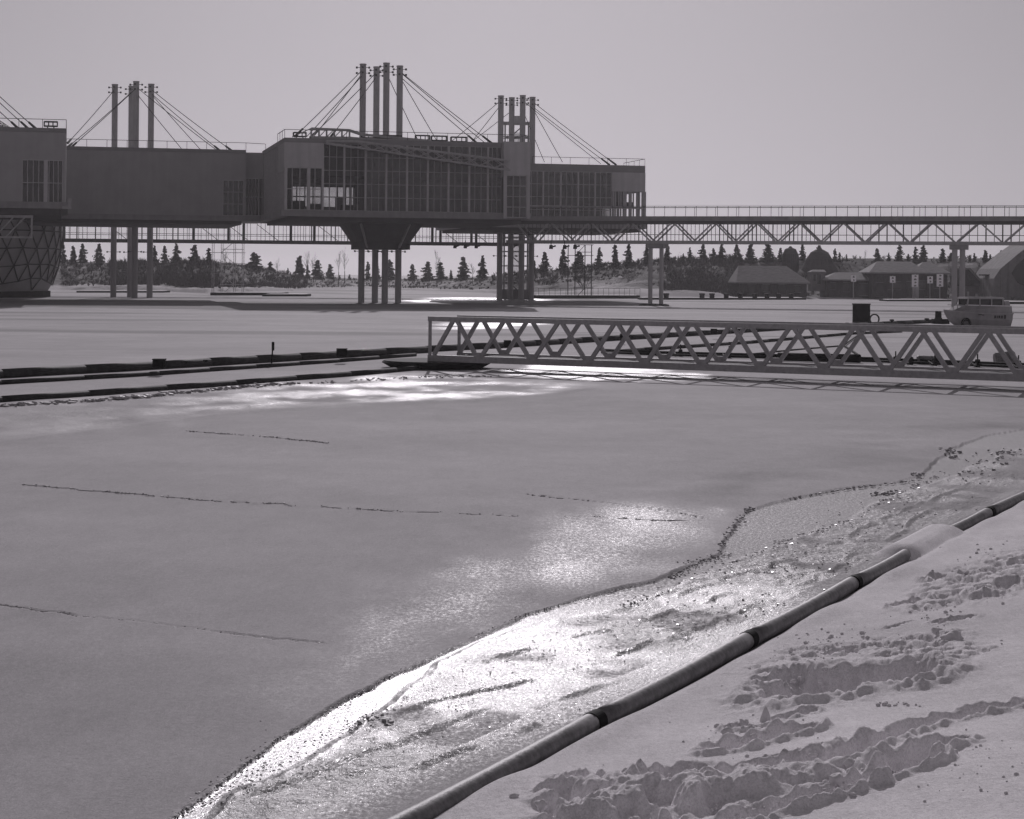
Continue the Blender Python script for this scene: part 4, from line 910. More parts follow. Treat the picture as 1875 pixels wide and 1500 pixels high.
# ------------------------------------------------------------------ boat
bD = 163.0; bc = P(1790, 598, bD); bc.z = 0; s_ = FPX / bD
bt = empty('motor_boat', tuple(bc), 'white cabin boat frozen in beside the black bollard', 'boat'); rot = Matrix.Rotation(R(18), 4, 'Z')
def BV(x, y, z): q = rot @ Vector((x, y, z)); return Vector((bc.x + q.x, bc.y + q.y, z))
secs = [(-3.15, .02, 1.36, 1.12), (-2.9, .2, 1.33, .72), (-2.5, .46, 1.30, .30), (-1.9, .80, 1.22, -.05), (-.8, 1.05, 1.15, -.15), (.6, 1.12, 1.08, -.2), (1.9, 1.08, 1.08, -.2), (2.75, 1.0, 1.1, -.15)]
mb = MB(); vs = []; 
for x, hw, zt, zb in secs:
    for yy, zz in ((-hw, zt), (-hw * .92, zt * .6 + zb * .4), (-hw * .6, zb + .12), (0, zb), (hw * .6, zb + .12), (hw * .92, zt * .6 + zb * .4), (hw, zt)): vs.append(BV(x, yy, zz))
n7 = 7; fs = [(i * n7 + j, i * n7 + j + 1, (i + 1) * n7 + j + 1, (i + 1) * n7 + j) for i in range(len(secs) - 1) for j in range(6)]
fs += [(i * n7, (i + 1) * n7, (i + 1) * n7 + 6, i * n7 + 6) for i in range(len(secs) - 1)]; fs += [tuple((len(secs) - 1) * n7 + j for j in range(7))]
mb.add(vs, fs); hull = mb.build('hull', M['hull'], bt)
mb = MB()
for sg in (-1, 1):
    pr = None
    for x, hw, zt, zb in secs:
        q = BV(x, sg * (hw + .02), zt); 
        if pr: mb.bar(pr, q, .09)
        pr = q
mb.build('rubbing_strake', M['wall_light'], hull)
mb = MB()
def fr4(x0, x1, hw, z): return [BV(x0, -hw, z), BV(x1, -hw, z), BV(x1, hw, z), BV(x0, hw, z)]
mb.hexa([BV(-2.75, -.34, 1.25), BV(2.7, -1.0, 1.0), BV(2.7, 1.0, 1.0), BV(-2.75, .34, 1.25), BV(-1.6, -.74, 1.80), BV(2.6, -.97, 1.72), BV(2.6, .97, 1.72), BV(-1.6, .74, 1.80)])
mb.hexa(fr4(-1.5, 2.0, .92, 2.30) + fr4(-1.35, 1.9, .80, 2.46))
for x in (-1.4, -.32, .78, 1.86):
    for sg in (-1, 1): mb.bar(BV(x - (.12 if x < -1 else 0), sg * .86, 1.70), BV(x, sg * .84, 2.31), .11)
mb.hexa(fr4(1.98, 2.55, .9, 1.66) + fr4(2.02, 2.45, .86, 2.14)); mb.build('cabin', M['hull'], bt)
mb = MB()
for sg in (-1, 1): mb.bar(BV(-1.6, sg * .76, 1.80), BV(2.6, sg * 1.0, 1.72), .07)
mb.build('white_coaming', M['sign'], hull)
for x in (-.86, .23, 1.32):
    mb = MB(); mb.hexa(fr4(x - .49, x + .49, .80, 1.76) + fr4(x - .49, x + .49, .79, 2.295)); mb.build('cabin_window', M['window_dark'], bt)
for dx in (-1.75,):
    mb = MB(); cc = BV(dx, -1.1, .28); k = 18; ax = (BV(dx + 1, -1.1, .28) - cc).normalized()
    for i in range(k):
        t0, t1_ = 2 * math.pi * i / k, 2 * math.pi * (i + 1) / k; mb.tube(cc + ax * math.cos(t0) * .36 + Vector((0, 0, math.sin(t0) * .36)), cc + ax * math.cos(t1_) * .36 + Vector((0, 0, math.sin(t1_) * .36)), .13, n=8)
    mb.build('tyre_fender', M['black'], bt, smooth=True)
mb = MB()
for x, w2, z, h2 in ((-.6, .3, .98, .06), (-.25, .18, .95, .06), (.9, .14, .72, .22), (1.15, .05, .72, .22), (1.3, .12, .72, .22), (1.55, .12, .70, .24), (1.85, .12, .68, .3)): mb.hexa([BV(x, -1.14, z), BV(x + w2, -1.14, z), BV(x + w2, -1.10, z), BV(x, -1.10, z), BV(x, -1.14, z + h2), BV(x + w2, -1.14, z + h2), BV(x + w2, -1.10, z + h2), BV(x, -1.10, z + h2)])
mb.build('hull_marking', M['mark'], hull)
mb = MB(); 
for x in (-2.6, -2.2): mb.bar(BV(x, -.5, 1.3), BV(x, -.5, 1.75), .05)
mb.bar(BV(-2.9, -.1, 1.8), BV(-2.0, -.75, 1.75), .05); mb.bar(BV(-.9, 0, 2.36), BV(-.9, 0, 2.9), .12); mb.bar(BV(.1, .3, 2.36), BV(.1, .3, 2.7), .18); mb.build('roof_fitting', M['steel'], bt)
mb = MB(); mb.tube(BV(2.8, -.3, .1), BV(2.85, -.3, .85), .16, .2, n=8); mb.bar(BV(2.78, -.3, .8), BV(2.95, -.3, 1.05), .3); mb.build('outboard_motor', M['black'], bt)
#==SHORE
# ------------------------------------------------------------------ lattice scaffolds on the shore ice
def scaffold(px0, px1, py0, py1, D, label, m, levels, slope=False):
    a_ = P(px0, py1, D); b_ = P(px1, py1, D); zt = zat(py0, px0, D); x0, x1 = a_.x, b_.x; z0 = max(a_.z, -.1) if a_.z > 0 else 0
    sc0 = empty('scaffold_tower', ((x0 + x1) / 2, D, z0), label, 'scaffold', 'scaffold towers by the far shore')
    mb = MB()
    xs = [x0, x0 + (x1 - x0) * .3, x0 + (x1 - x0) * .72, x1]
    for x in xs:
        for y in (D, D + 2.2): mb.bar((x, y, z0), (x, y, zt), .09)
    mb.build('upright', M[m], sc0); mb = MB()
    for i in range(levels + 1):
        z = z0 + (zt - z0) * i / levels
        if i == 0: continue
        i0, i1 = (0, 3) if i % 2 == 0 else (1, 3)
        for y in (D, D + 2.2): mb.bar((xs[i0] - .2, y, z), (xs[i1] + .3, y, z), .08)
        mb.bar((xs[i0], D, z), (xs[i0], D + 2.2, z), .07); mb.bar((xs[i1], D, z), (xs[i1], D + 2.2, z), .07)
    mb.build('ledger', M[m], sc0); mb = MB()
    for i in range(levels):
        za, zb2 = z0 + (zt - z0) * i / levels, z0 + (zt - z0) * (i + 1) / levels
        if i % 2 == 0: mb.bar((xs[1], D, za), (xs[2], D, zb2), .09)
        else: mb.bar((xs[2], D, za), (xs[1], D, zb2), .08)
    mb.build('diagonal', M[m], sc0)
    mb = MB(); mb.box(xs[1], xs[3], D + .1, D + 2.1, zt * .86, zt * .86 + .08); mb.build('platform', M[m], sc0)
scaffold(388, 443, 443, 541, 345, 'pale open scaffold tower standing left of the glass fronted pavilion masts', 'wall_light', 5)
scaffold(1040, 1083, 448, 547, 335, 'dark slender scaffold tower between the right masts and the double pier', 'steel_dark', 5)
# ------------------------------------------------------------------ docks
def dock(px0, px1, py, thick_px, label, rail=False, posts=None):
    a_ = G(px0, py, 0); b_ = G(px1, py, 0); D = (a_.y + b_.y) / 2; s_ = FPX / D; h_ = thick_px / s_
    d = empty('dock', ((a_.x + b_.x) / 2, D, 0), label, 'dock', 'low docks along the far shore')
    mb = MB(); y1 = 7
    mb.hexa([(a_.x, a_.y, -.1), (b_.x, b_.y, -.1), (b_.x, b_.y + y1, -.1), (a_.x, a_.y + y1, -.1), (a_.x, a_.y, h_), (b_.x, b_.y, h_), (b_.x, b_.y + y1, h_), (a_.x, a_.y + y1, h_)]); mb.build('deck', M['tar'], d)
    mb = MB(); mb.hexa([(a_.x + .5, a_.y + .9, h_ + .004), (b_.x - .5, b_.y + .9, h_ + .004), (b_.x - .5, b_.y + y1 - .3, h_ + .004), (a_.x + .5, a_.y + y1 - .3, h_ + .004), (a_.x + .6, a_.y + 1.2, h_ + .07), (b_.x - .6, b_.y + 1.2, h_ + .07), (b_.x - .6, b_.y + y1 - .6, h_ + .07), (a_.x + .6, a_.y + y1 - .6, h_ + .07)]); mb.build('snow_cover', M['snowlump'], d)
    if rail:
        mb = MB(); n = int((b_.x - a_.x) / .9)
        for i in range(n + 1):
            q = Vector(a_).lerp(Vector(b_), i / n); mb.bar(q + Vector((0, .3, h_)), q + Vector((0, .3, h_ + 1.2)), .05)
        mb.bar(Vector(a_) + Vector((0, .3, h_ + 1.2)), Vector(b_) + Vector((0, .3, h_ + 1.2)), .06); mb.build('rail', M['steel_dark'], d)
    for px in posts or ():
        t = (px - px0) / (px1 - px0); q = Vector(a_).lerp(Vector(b_), t); mb = MB(); mb.lathe([(.42, h_), (.42, h_ + .5), (.5, h_ + .52), (.5, h_ + .75), (.1, h_ + .78)], (q.x, q.y + .5, 0), 10); mb.build('mooring_post', M['tar'], d)
dock(385, 520, 541, 5, 'flat dark dock behind the pale scaffold tower'); dock(480, 562, 543, 4, 'short dark float in front of the dock by the pale scaffold')
dock(140, 300, 536, 3, 'thin low dock behind the left masts')
dock(976, 1172, 547, 6, 'dark dock with thin railing beside the dark scaffold tower', True)
dock(1172, 1476, 549, 3.5, 'long dock edge with round mooring posts, right of the double pier', False, (1218, 1282, 1300, 1326, 1352, 1379, 1402, 1424, 1448))
dock(1624, 1742, 552, 3, 'short dark dock in front of the white signs'); dock(1846, 2050, 557, 4, 'dark dock behind the boat stern')
# ------------------------------------------------------------------ houses
def house(px0, px1, pye, pyb, pyr, D, rx0, rx1, label, roofm='shingle', wallm='darkwood', depth=9, wins=(), over=.6, lname='house', door=None):
    x0, x1 = P(px0, pye, D).x, P(px1, pye, D).x; zb = min(zat(pyb, px0, D), zat(pyb, px1, D)) - .6; ze = zat(pye, (px0 + px1) / 2, D); zrr = zat(pyr, (px0 + px1) / 2, D + depth / 2)
    a0, a1 = P(rx0, pyr, D + depth / 2).x, P(rx1, pyr, D + depth / 2).x
    hs_ = empty(lname, ((x0 + x1) / 2, D + depth / 2, zb), label, lname.replace('_', ' '), 'lakeside village buildings')
    mb = MB(); mb.box(x0 + over, x1 - over, D + over, D + depth - over, zb, ze + .05); mb.build('wall', M[wallm], hs_)
    mb = MB(); y0, y1, ym = D, D + depth, D + depth / 2
    v = [(x0, y0, ze), (x1, y0, ze), (x1, y1, ze), (x0, y1, ze), (a0, ym, zrr), (a1, ym, zrr), (x0, y0, ze - .25), (x1, y0, ze - .25), (x1, y1, ze - .25), (x0, y1, ze - .25)]
    mb.add(v, [(0, 1, 5, 4), (1, 2, 5), (2, 3, 4, 5), (3, 0, 4), (6, 7, 1, 0), (7, 8, 2, 1), (8, 9, 3, 2), (9, 6, 0, 3), (9, 8, 7, 6)]); mb.build('roof', M[roofm], hs_)
    for k, (wx0, wx1, wy0, wy1) in enumerate(wins):
        mb = MB(); q0, q1 = P(wx0, wy0, D).x, P(wx1, wy1, D).x; z1, z0 = zat(wy0, wx0, D), zat(wy1, wx0, D); mb.box(q0, q1, D + over - .06, D + over - .01, z0, z1); w0 = mb.build('window' if z0 > zb + 1.2 else 'door', M['window_dark'], hs_)
        mb = MB(); t = .1; mb.box(q0 - t, q1 + t, D + over - .08, D + over - .005, z1, z1 + t); mb.box(q0 - t, q1 + t, D + over - .08, D + over - .005, z0 - t, z0); mb.build('frame', M['plaster'], w0)
    return hs_
house(1348, 1484, 517, 542, 487, 358, 1352, 1440, 'long low building with a broad pale roof, below the hill conifers', wins=((1370, 1385, 521, 538), (1398, 1410, 522, 534), (1425, 1440, 521, 540), (1455, 1466, 523, 535)), depth=14)
house(1508, 1604, 512, 543, 499, 364, 1530, 1600, 'low dark walled house left of the white signs', wins=((1522, 1530, 518, 530), (1546, 1556, 518, 534), (1575, 1590, 520, 541)))
house(1592, 1702, 499, 546, 479, 360, 1606, 1668, 'dark timber house with hipped roof behind the white signs', wins=((1606, 1618, 518, 543), (1628, 1650, 516, 530), (1662, 1672, 516, 544), (1684, 1694, 515, 530)), depth=12)
house(1672, 1742, 500, 545, 480, 361, 1690, 1704, 'dark house with pointed roof left of the thick bridge pier', wins=((1690, 1699, 515, 543), (1712, 1722, 514, 528)), depth=12)
house(1484, 1513, 498, 527, 494, 366, 1488, 1509, 'small pale kiosk with two narrow windows on the slope', 'plaster', 'plaster', 4, ((1490, 1494, 503, 514), (1497, 1503, 502, 520)), .15, 'kiosk')
# round huts with swelling roofs
def hut(px, wpx, py0, py1, D, label, prof, m='shingle_dark'):
    c = P(px, py1, D); s_ = FPX / D; rr_ = wpx / s_ / 2; hh = (py1 - py0) / s_
    o = empty('round_hut', (c.x, D, c.z - .4), label, 'hut', 'lakeside village buildings'); mb = MB(); mb.lathe([(rr_ * a_, c.z - .4 + (hh + .4) * b_) for a_, b_ in prof], (c.x, D, 0), 22); mb.build('roof', M[m], o)
    mb = MB(); mb.lathe([(rr_ * prof[-1][0] * .6 + .2, c.z + hh - .05), (.15, c.z + hh + .35)], (c.x, D, 0), 12); mb.build('cap', M['darkwood'], o)
    mb = MB(); 
    for k in range(11):
        t = -math.pi * (k + .5) / 11; mb.bar((c.x + math.cos(t) * rr_ * 1.01, D + math.sin(t) * rr_ * 1.01, c.z), (c.x + math.cos(t) * rr_ * prof[2][0] * 1.01, D + math.sin(t) * rr_ * prof[2][0] * 1.01, c.z - .4 + (hh + .4) * prof[2][1]), .12)
    mb.build('rib', M['darkwood'], o)
hut(1447, 31, 454, 496, 405, 'tall dark round hut with steep sides on the hill', [(.9, 0), (1.0, .5), (.92, .75), (.65, .95), (.3, 1)])
hut(1500, 68, 457, 498, 412, 'wide dark bell shaped hut on the hill', [(1.05, 0), (.95, .25), (.70, .6), (.48, .88), (.2, 1)])
# gable of a shed and the big tent at the right edge
c = P(1762, 520, 396)
def gable(pts, py_px, D, depth, m, name, parent): mb = MB(); mb.prism([P(a_, b_, D) for a_, b_ in pts][::-1], (0, depth, 0)); return mb.build(name, M[m], parent)
sh = empty('gabled_shed', (P(1780, 545, 362).x, 366, 0), 'small shed with a pale verge round its dark gable, right of the bridge pier', 'shed', 'lakeside village buildings')
gable([(1762, 493), (1775, 493), (1800, 520), (1800, 524), (1762, 524)], 0, 362, 8, 'darkwood', 'gable', sh)
gable([(1764, 491), (1777, 491), (1802, 518), (1800, 521), (1775, 494), (1764, 494)], 0, 361.5, 8.6, 'plaster', 'verge', sh)
gable([(1762, 524), (1800, 524), (1800, 550), (1762, 550)], 0, 362.3, 7.6, 'plaster', 'wall', sh)
tn_ = empty('tent_hall', (P(1880, 550, 352).x, 360, 0), 'huge pale canvas hall with a dark arched opening at the right edge', 'tent', 'lakeside village buildings')
gable([(1816, 552), (1820, 510), (1832, 492), (1868, 462), (1900, 440), (1960, 445), (2060, 500), (2070, 556)], 0, 352, 16, 'canvas', 'canvas_shell', tn_)
gable([(1853, 500), (1862, 486), (1880, 470), (1905, 462), (1935, 474), (1945, 500), (1935, 530), (1900, 535), (1864, 518)], 0, 351.7, .28, 'window_dark', 'opening', tn_)
mb = MB()
for k in range(5):
    x_, y0_ = ((1832, 492), (1846, 481), (1868, 462), (1885, 451), (1900, 441))[k]; mb.bar(P(x_, 553, 351.85), P(x_, y0_ + 3, 351.85), .12)
mb.build('rib', M['plaster'], tn_)
aw = empty('awning_stall', (P(1808, 545, 358).x, 358, 0), 'little stall with a flat dark awning beside the tent', 'stall', 'lakeside village buildings'); mb = MB(); a_ = P(1797, 503, 358); b_ = P(1820, 503, 358); mb.box(a_.x, b_.x, 357, 360, a_.z - .2, a_.z + .05); mb.build('awning', M['darkwood'], aw)
mb = MB(); mb.box(a_.x + .2, a_.x + .3, 357.2, 357.3, 0, a_.z - .2); mb.box(b_.x - .3, b_.x - .2, 357.2, 357.3, 0, a_.z - .2); mb.build('post', M['plaster'], aw)
mb = MB(); mb.box(a_.x + .4, b_.x - .4, 358, 359.5, 0, 1.3); mb.build('counter', M['plaster'], aw)
# ------------------------------------------------------------------ white sign boards
SG = [(1563, 504, 516, 9, 2, 'leftmost small white sign board on a post by the low house'), (1634.5, 506, 518, 10, 2, 'small white sign board on a post before the hipped house'), (1675.5, 503, 526, 12, 4, 'tall white sign board with four dark marks, the left tall one'), (1703, 506, 519, 10, 2, 'small white sign board between the two tall ones'), (1721, 502, 525, 12, 4, 'tall white sign board with four dark marks, nearest the bridge pier')]
for px, y0_, y1_, wpx, nm, lb in SG:
    D = 352; a_ = P(px, y1_, D); b_ = P(px, y0_, D); w_ = wpx / FPX * D
    o = empty('sign_board', (a_.x, D, 0), lb, 'sign', 'white sign boards along the quay'); mb = MB(); mb.box(a_.x - w_ / 2, a_.x + w_ / 2, D - .06, D + .06, a_.z, b_.z); bd_ = mb.build('board', M['sign'], o)
    mb = MB(); hgt = b_.z - a_.z
    for k in range(nm):
        zc2 = a_.z + hgt * (k + .5) / nm; q = hgt / nm * .26
        if (k + (nm == 2)) % 2 == 0: mb.box(a_.x - w_ * .2, a_.x + w_ * .2, D - .075, D - .062, zc2 - q, zc2 + q * .2); mb.box(a_.x - w_ * .1, a_.x + w_ * .1, D - .075, D - .062, zc2 + q * .25, zc2 + q)
        else: mb.box(a_.x - w_ * .08, a_.x + w_ * .08, D - .075, D - .062, zc2 - q, zc2 + q); mb.box(a_.x + w_ * .1, a_.x + w_ * .22, D - .075, D - .062, zc2 - q * .5, zc2 + q * .5)
    mb.build('marking', M['mark'], bd_)
    mb = MB(); mb.tube((a_.x, D + .1, -.1), (a_.x, D + .1, b_.z + .1), .08 if wpx < 12 else .1, n=6); mb.build('post', M['steel'], o)
    if px in (1675.5,): mb = MB(); mb.box(a_.x - .3, a_.x + .75, D + .25, D + .9, -.1, a_.z - .05); mb.build('cabinet', M['steel'], o)
# ------------------------------------------------------------------ trees
def conifer_mesh(seed, dens=1.0, wide=.36, squat=0.0):
    r = random.Random(seed); mb = MB(); H = 1.0; layers = 15
    for L in range(layers):
        t = (L + r.uniform(-.2, .2)) / layers; z = .07 + t * .93; rad = wide * (1 - t) ** (.75 - squat * .3) * r.uniform(.48, 1.22) + .012
        nb = max(4, int((13 - 8 * t) * dens))
        for b in range(nb):
            a = r.uniform(0, 2 * math.pi); ln = rad * r.uniform(.45, 1.25); droop = r.uniform(-.02, .08)
            k = 3 if ln > .15 else 2
            for j in range(k * 3):
                u = r.uniform(.15, 1); cx_, cy_ = math.cos(a) * ln * u, math.sin(a) * ln * u; cz_ = z - droop * u + r.uniform(-.015, .02)
                w_ = .045 * (1.25 - u * .6) * r.uniform(.7, 1.4); aa = a + r.uniform(-.9, .9); dx, dy = math.cos(aa), math.sin(aa)
                mb.add([(cx_ - dy * w_ * .6, cy_ + dx * w_ * .6, cz_ - .012), (cx_ + dy * w_ * .6, cy_ - dx * w_ * .6, cz_ - .012), (cx_ + dx * w_ * 1.5, cy_ + dy * w_ * 1.5, cz_ + r.uniform(-.03, .03)), (cx_, cy_, cz_ + .05)], [(0, 1, 2), (0, 2, 3), (1, 3, 2)])
    return mb
def twig_mesh(seed, spread=.28, n=60, up=True, thick=.006, base=.25):
    r = random.Random(seed); mb = MB()
    def grow(p, d, L, th, k):
        q = p + d * L; mb.tube(p, q, th, th * .6, n=3, cap=False)
        if k == 0: return
        for _ in range(r.choice((2, 3, 3))):
            nd = (d + Vector((r.uniform(-1, 1), r.uniform(-1, 1), r.uniform(-.3, .6))) * (spread * 2)).normalized(); grow(p.lerp(q, r.uniform(.45, 1)), nd, L * r.uniform(.55, .8), th * .6, k - 1)
    return mb, grow, r
protos = {}
def proto(kind, v):
    key = (kind, v)
    if key in protos: return protos[key]
    if kind == 'conifer':
        c = conifer_mesh(100 + v, wide=[.30, .36, .26, .33][v % 4], squat=(v % 3) * .4); cm = bpy.data.meshes.new('crown'); cm.from_pydata(c.v, [], c.f); cm.materials.append(M['needle'] if v % 2 else M['needle2'])
        t = MB(); t.tube((0, 0, -.1), (0, 0, .96), .022, .004, n=6); tm = bpy.data.meshes.new('trunk'); tm.from_pydata(t.v, [], t.f); tm.materials.append(M['bark'])
    elif kind == 'sapling':
        mb, grow, r = twig_mesh(200 + v, .24); grow(Vector((0, 0, .25)), Vector((r.uniform(-.05, .05), 0, 1)).normalized(), .32, .009, 4)
        for i in range(5): a = r.uniform(0, 6.3); grow(Vector((0, 0, r.uniform(.25, .45))), Vector((math.cos(a) * .5, math.sin(a) * .5, 1)).normalized(), .2, .006, 3)
        cm = bpy.data.meshes.new('crown'); cm.from_pydata(mb.v, [], mb.f); cm.materials.append(M['twig'])
        t = MB(); t.tube((0, 0, -.05), (0, 0, .3), .014, .01, n=6); tm = bpy.data.meshes.new('trunk'); tm.from_pydata(t.v, [], t.f); tm.materials.append(M['bark'])
    else:
        mb, grow, r = twig_mesh(300 + v, .5)
        for i in range(9): a = r.uniform(0, 6.3); grow(Vector((math.cos(a) * .25 * r.random(), math.sin(a) * .25 * r.random(), 0)), Vector((math.cos(a) * .7, math.sin(a) * .7, 1)).normalized(), .34, .014, 3)
        for i in range(420):
            a = r.uniform(0, 6.3); q = r.uniform(0, .5) ; z = r.uniform(.05, .85) * (1 - q * .8); w_ = .03
            mb.add([(math.cos(a) * q, math.sin(a) * q, z), (math.cos(a) * q + r.uniform(-w_, w_), math.sin(a) * q + r.uniform(-w_, w_), z + w_), (math.cos(a) * q + w_, math.sin(a) * q - w_, z)], [(0, 1, 2)])
        cm = bpy.data.meshes.new('branches'); cm.from_pydata(mb.v, [], mb.f); cm.materials.append(M['twig']); tm = None
    protos[key] = (cm, tm); return protos[key]
def plant(kind, v, px, pyt, pyb, wpx, D, name, label, cat, group):
    cm, tm = proto(kind, v); c = P(px, pyb, D); s_ = (pyb - pyt) / FPX * D; gz = hill_z(px, D)
    z0 = c.z if kind != 'shrub' else c.z
    o = empty(name, (c.x, D, min(z0, gz + .3) if gz > 0 else z0), label, cat, group); top = zat(pyt, px, D); hgt = top - o.location.z
    rz = random.Random(int(px * 7)).uniform(0, 6.28)
    wv = {'conifer': [.30, .36, .26, .33][v % 4] * 2, 'sapling': .5, 'shrub': 1.0}[kind]; sx = (wpx / FPX * D) / (wv)
    for nm, me in (('crown' if kind != 'shrub' else 'branches', cm), ('trunk', tm)):
        if me is None: continue
        q = bpy.data.objects.new(nm, me); COL.objects.link(q); q.parent = o; q.scale = (sx, sx, hgt) if nm != 'trunk' else (hgt, hgt, hgt); q.rotation_euler = (0, 0, rz)
TR = [(115, 447, 480, 18), (134, 450, 482, 16), (151, 447, 480, 20), (181, 446, 484, 20), (283, 451, 486, 17), (301, 450, 484, 17), (323, 447, 483, 21), (356, 448, 492, 26), (382, 454, 490, 18), (466, 463, 506, 32), (495, 480, 510, 22), (527, 492, 510, 10),
      (548, 468, 516, 26), (563, 486, 514, 12), (581, 476, 516, 27), (604, 484, 514, 20), (622, 504, 516, 7), (640, 503, 515, 8), (673, 480, 516, 14), (691, 484, 515, 12), (714, 476, 515, 24), (755, 485, 514, 22), (783, 480, 514, 27), (806, 480, 514, 24), (826, 495, 510, 8), (848, 470, 512, 25), (883, 469, 508, 21), (978, 478, 505, 10), (997, 461, 500, 21), (1031, 457, 500, 24), (1060, 460, 498, 27), (1097, 454, 488, 17), (1126, 448, 492, 20), (1151, 447, 488, 20), (1184, 446, 486, 16), (1222, 450, 480, 18),
      (1236, 470, 488, 9), (1251, 465, 482, 8), (1263, 454, 482, 13), (1287, 448, 480, 21), (1306, 455, 480, 12), (1321, 448, 480, 20), (1336, 466, 478, 6), (1349, 448, 480, 20), (1374, 446, 480, 22), (1406, 446, 479, 28), (1429, 454, 480, 14), (1469, 447, 474, 15), (1500, 449, 478, 18), (1529, 456, 480, 11), (1537, 463, 480, 9), (1550, 466, 476, 6), (1606, 455, 482, 17), (1627, 464, 476, 8), (1647, 449, 482, 21), (1663, 466, 482, 12), (1676, 452, 482, 14), (1690, 449, 484, 18), (1726, 455, 488, 18), (1741, 463, 490, 18), (1776, 467, 478, 7), (1784, 464, 478, 8), (1804, 458, 486, 16), (1813, 466, 484, 10), (1834, 459, 482, 15)]
marks = [(0, 195, 'left of the left mast group'), (195, 290, 'behind the left mast group'), (290, 450, 'left of the pale scaffold'), (450, 655, 'between pale scaffold and central masts'), (655, 735, 'behind the central masts'), (735, 910, 'between central and right masts'), (910, 1100, 'around the dark scaffold tower'), (1100, 1215, 'between dark scaffold and double pier'), (1215, 1340, 'on the hill right of the double pier'), (1340, 1435, 'above the long low building'), (1435, 1560, 'on the hill by the round huts'), (1560, 1700, 'above the dark hipped house'), (1700, 1760, 'just left of the thick pier'), (1760, 2000, 'between the thick pier and the tent')]
def adj(w_, h_): return 'tiny' if h_ < 20 else ('narrow' if w_ / h_ < .5 else ('broad' if w_ / h_ > .68 else 'medium'))
for lo, hi, where in marks:
    grp = [t for t in TR if lo <= t[0] < hi]
    for i, (px, y0_, y1_, w_) in enumerate(grp):
        lb = f'{adj(w_, y1_ - y0_)} conifer {where}' + (f', {ords[i]} of {len(grp)} from left' if len(grp) > 1 else '')
        D = shore_D(px) + 66; plant('conifer', int(px) % 8, px, y0_ - 1, y1_ + 3, w_ * 1.12, D, 'conifer_tree', lb, 'tree', 'conifers on the far shore')
SP = [(411, 455, 512, 26), (563, 458, 528, 20), (574, 462, 515, 18), (620, 455, 514, 16), (631, 452, 514, 18), (800, 455, 512, 16), (508, 470, 505, 14), (865, 478, 520, 14), (1247, 462, 500, 14), (1583, 455, 482, 10), (1420, 470, 500, 12), (930, 470, 510, 12), (1740, 470, 500, 16), (1792, 478, 502, 12), (1655, 460, 480, 8)]
for i, (px, y0_, y1_, w_) in enumerate(SP):
    plant('sapling', i % 4, px, y0_, y1_, w_, shore_D(px) + 45, 'bare_sapling', f'thin bare sapling on the far shore, {ords[i]} of {len(SP)} counted as built from the left' if 0 else f'thin leafless sapling on the far shore, {ords[sorted(s[0] for s in SP).index(px)]} of {len(SP)} from the left', 'sapling', 'leafless saplings on the far shore')
SB = [(228, 488, 512, 34), (300, 490, 520, 44), (340, 484, 524, 56), (372, 492, 522, 40), (440, 500, 528, 40), (486, 506, 530, 36), (524, 512, 530, 28), (1240, 488, 520, 40), (1262, 496, 528, 44), (1290, 486, 530, 52), (1318, 492, 535, 46), (1345, 500, 535, 30), (1300, 512, 540, 44), (1226, 505, 530, 30), (1580, 488, 506, 26), (1742, 485, 510, 34), (130, 478, 500, 30), (1070, 492, 508, 34), (1010, 495, 510, 30), (1150, 488, 505, 30)]
sbx = sorted(s[0] for s in SB)
for i, (px, y0_, y1_, w_) in enumerate(SB):
    plant('shrub', i % 3, px, y0_, y1_, w_, shore_D(px) + 20 + (i % 4) * 6, 'bare_shrub', f'dark leafless shrub on the far bank, {ords[sbx.index(px)]} of {len(SB)} from the left', 'shrub', 'leafless shrubs on the far bank')
# brush: dry stalks and scrub nobody could count
mb = MB(); rb_ = random.Random(77)
def brush(px0, px1, t0, t1_, n, h0, h1):
    for _ in range(n):
        px = rb_.uniform(px0, px1); t = rb_.uniform(t0, t1_); D = shore_D(px) + t * 75; x = (px - CX) / FPX * D + rb_.uniform(-.2, .2); z = hill_z(px, D) - .1; h_ = rb_.uniform(h0, h1)
        for k in range(5):
            a = rb_.uniform(0, 6.28); lx, ly = math.cos(a) * h_ * .45, math.sin(a) * h_ * .45; w_ = .05 + .05 * rb_.random()
            mb.add([(x - w_, D, z), (x + w_, D, z), (x + lx, D + ly, z + h_ * rb_.uniform(.6, 1))], [(0, 1, 2)])
            mb.add([(x + lx * .4, D + ly * .4, z + h_ * .35), (x + lx * .4 + w_ * 2, D, z + h_ * .4), (x + lx * .9 + w_ * 3, D + ly, z + h_ * rb_.uniform(.55, .9))], [(0, 1, 2)])
for a in ((110, 215, .1, .9, 300, .4, 1.4), (200, 400, .15, .95, 1300, .5, 2.2), (400, 560, .1, .9, 700, .4, 1.6), (560, 900, .15, .9, 420, .3, 1.0), (900, 1100, .5, 1, 420, .4, 1.4), (1100, 1220, .35, 1, 380, .4, 1.4), (1215, 1360, .1, 1, 900, .5, 2.0), (1350, 1880, .42, 1, 500, .3, 1.2)): brush(*a)
o = mb.build('brush', M['twig']); tag(o, 'dry leafless brush covering the far hillside', 'brush', None, 'stuff')
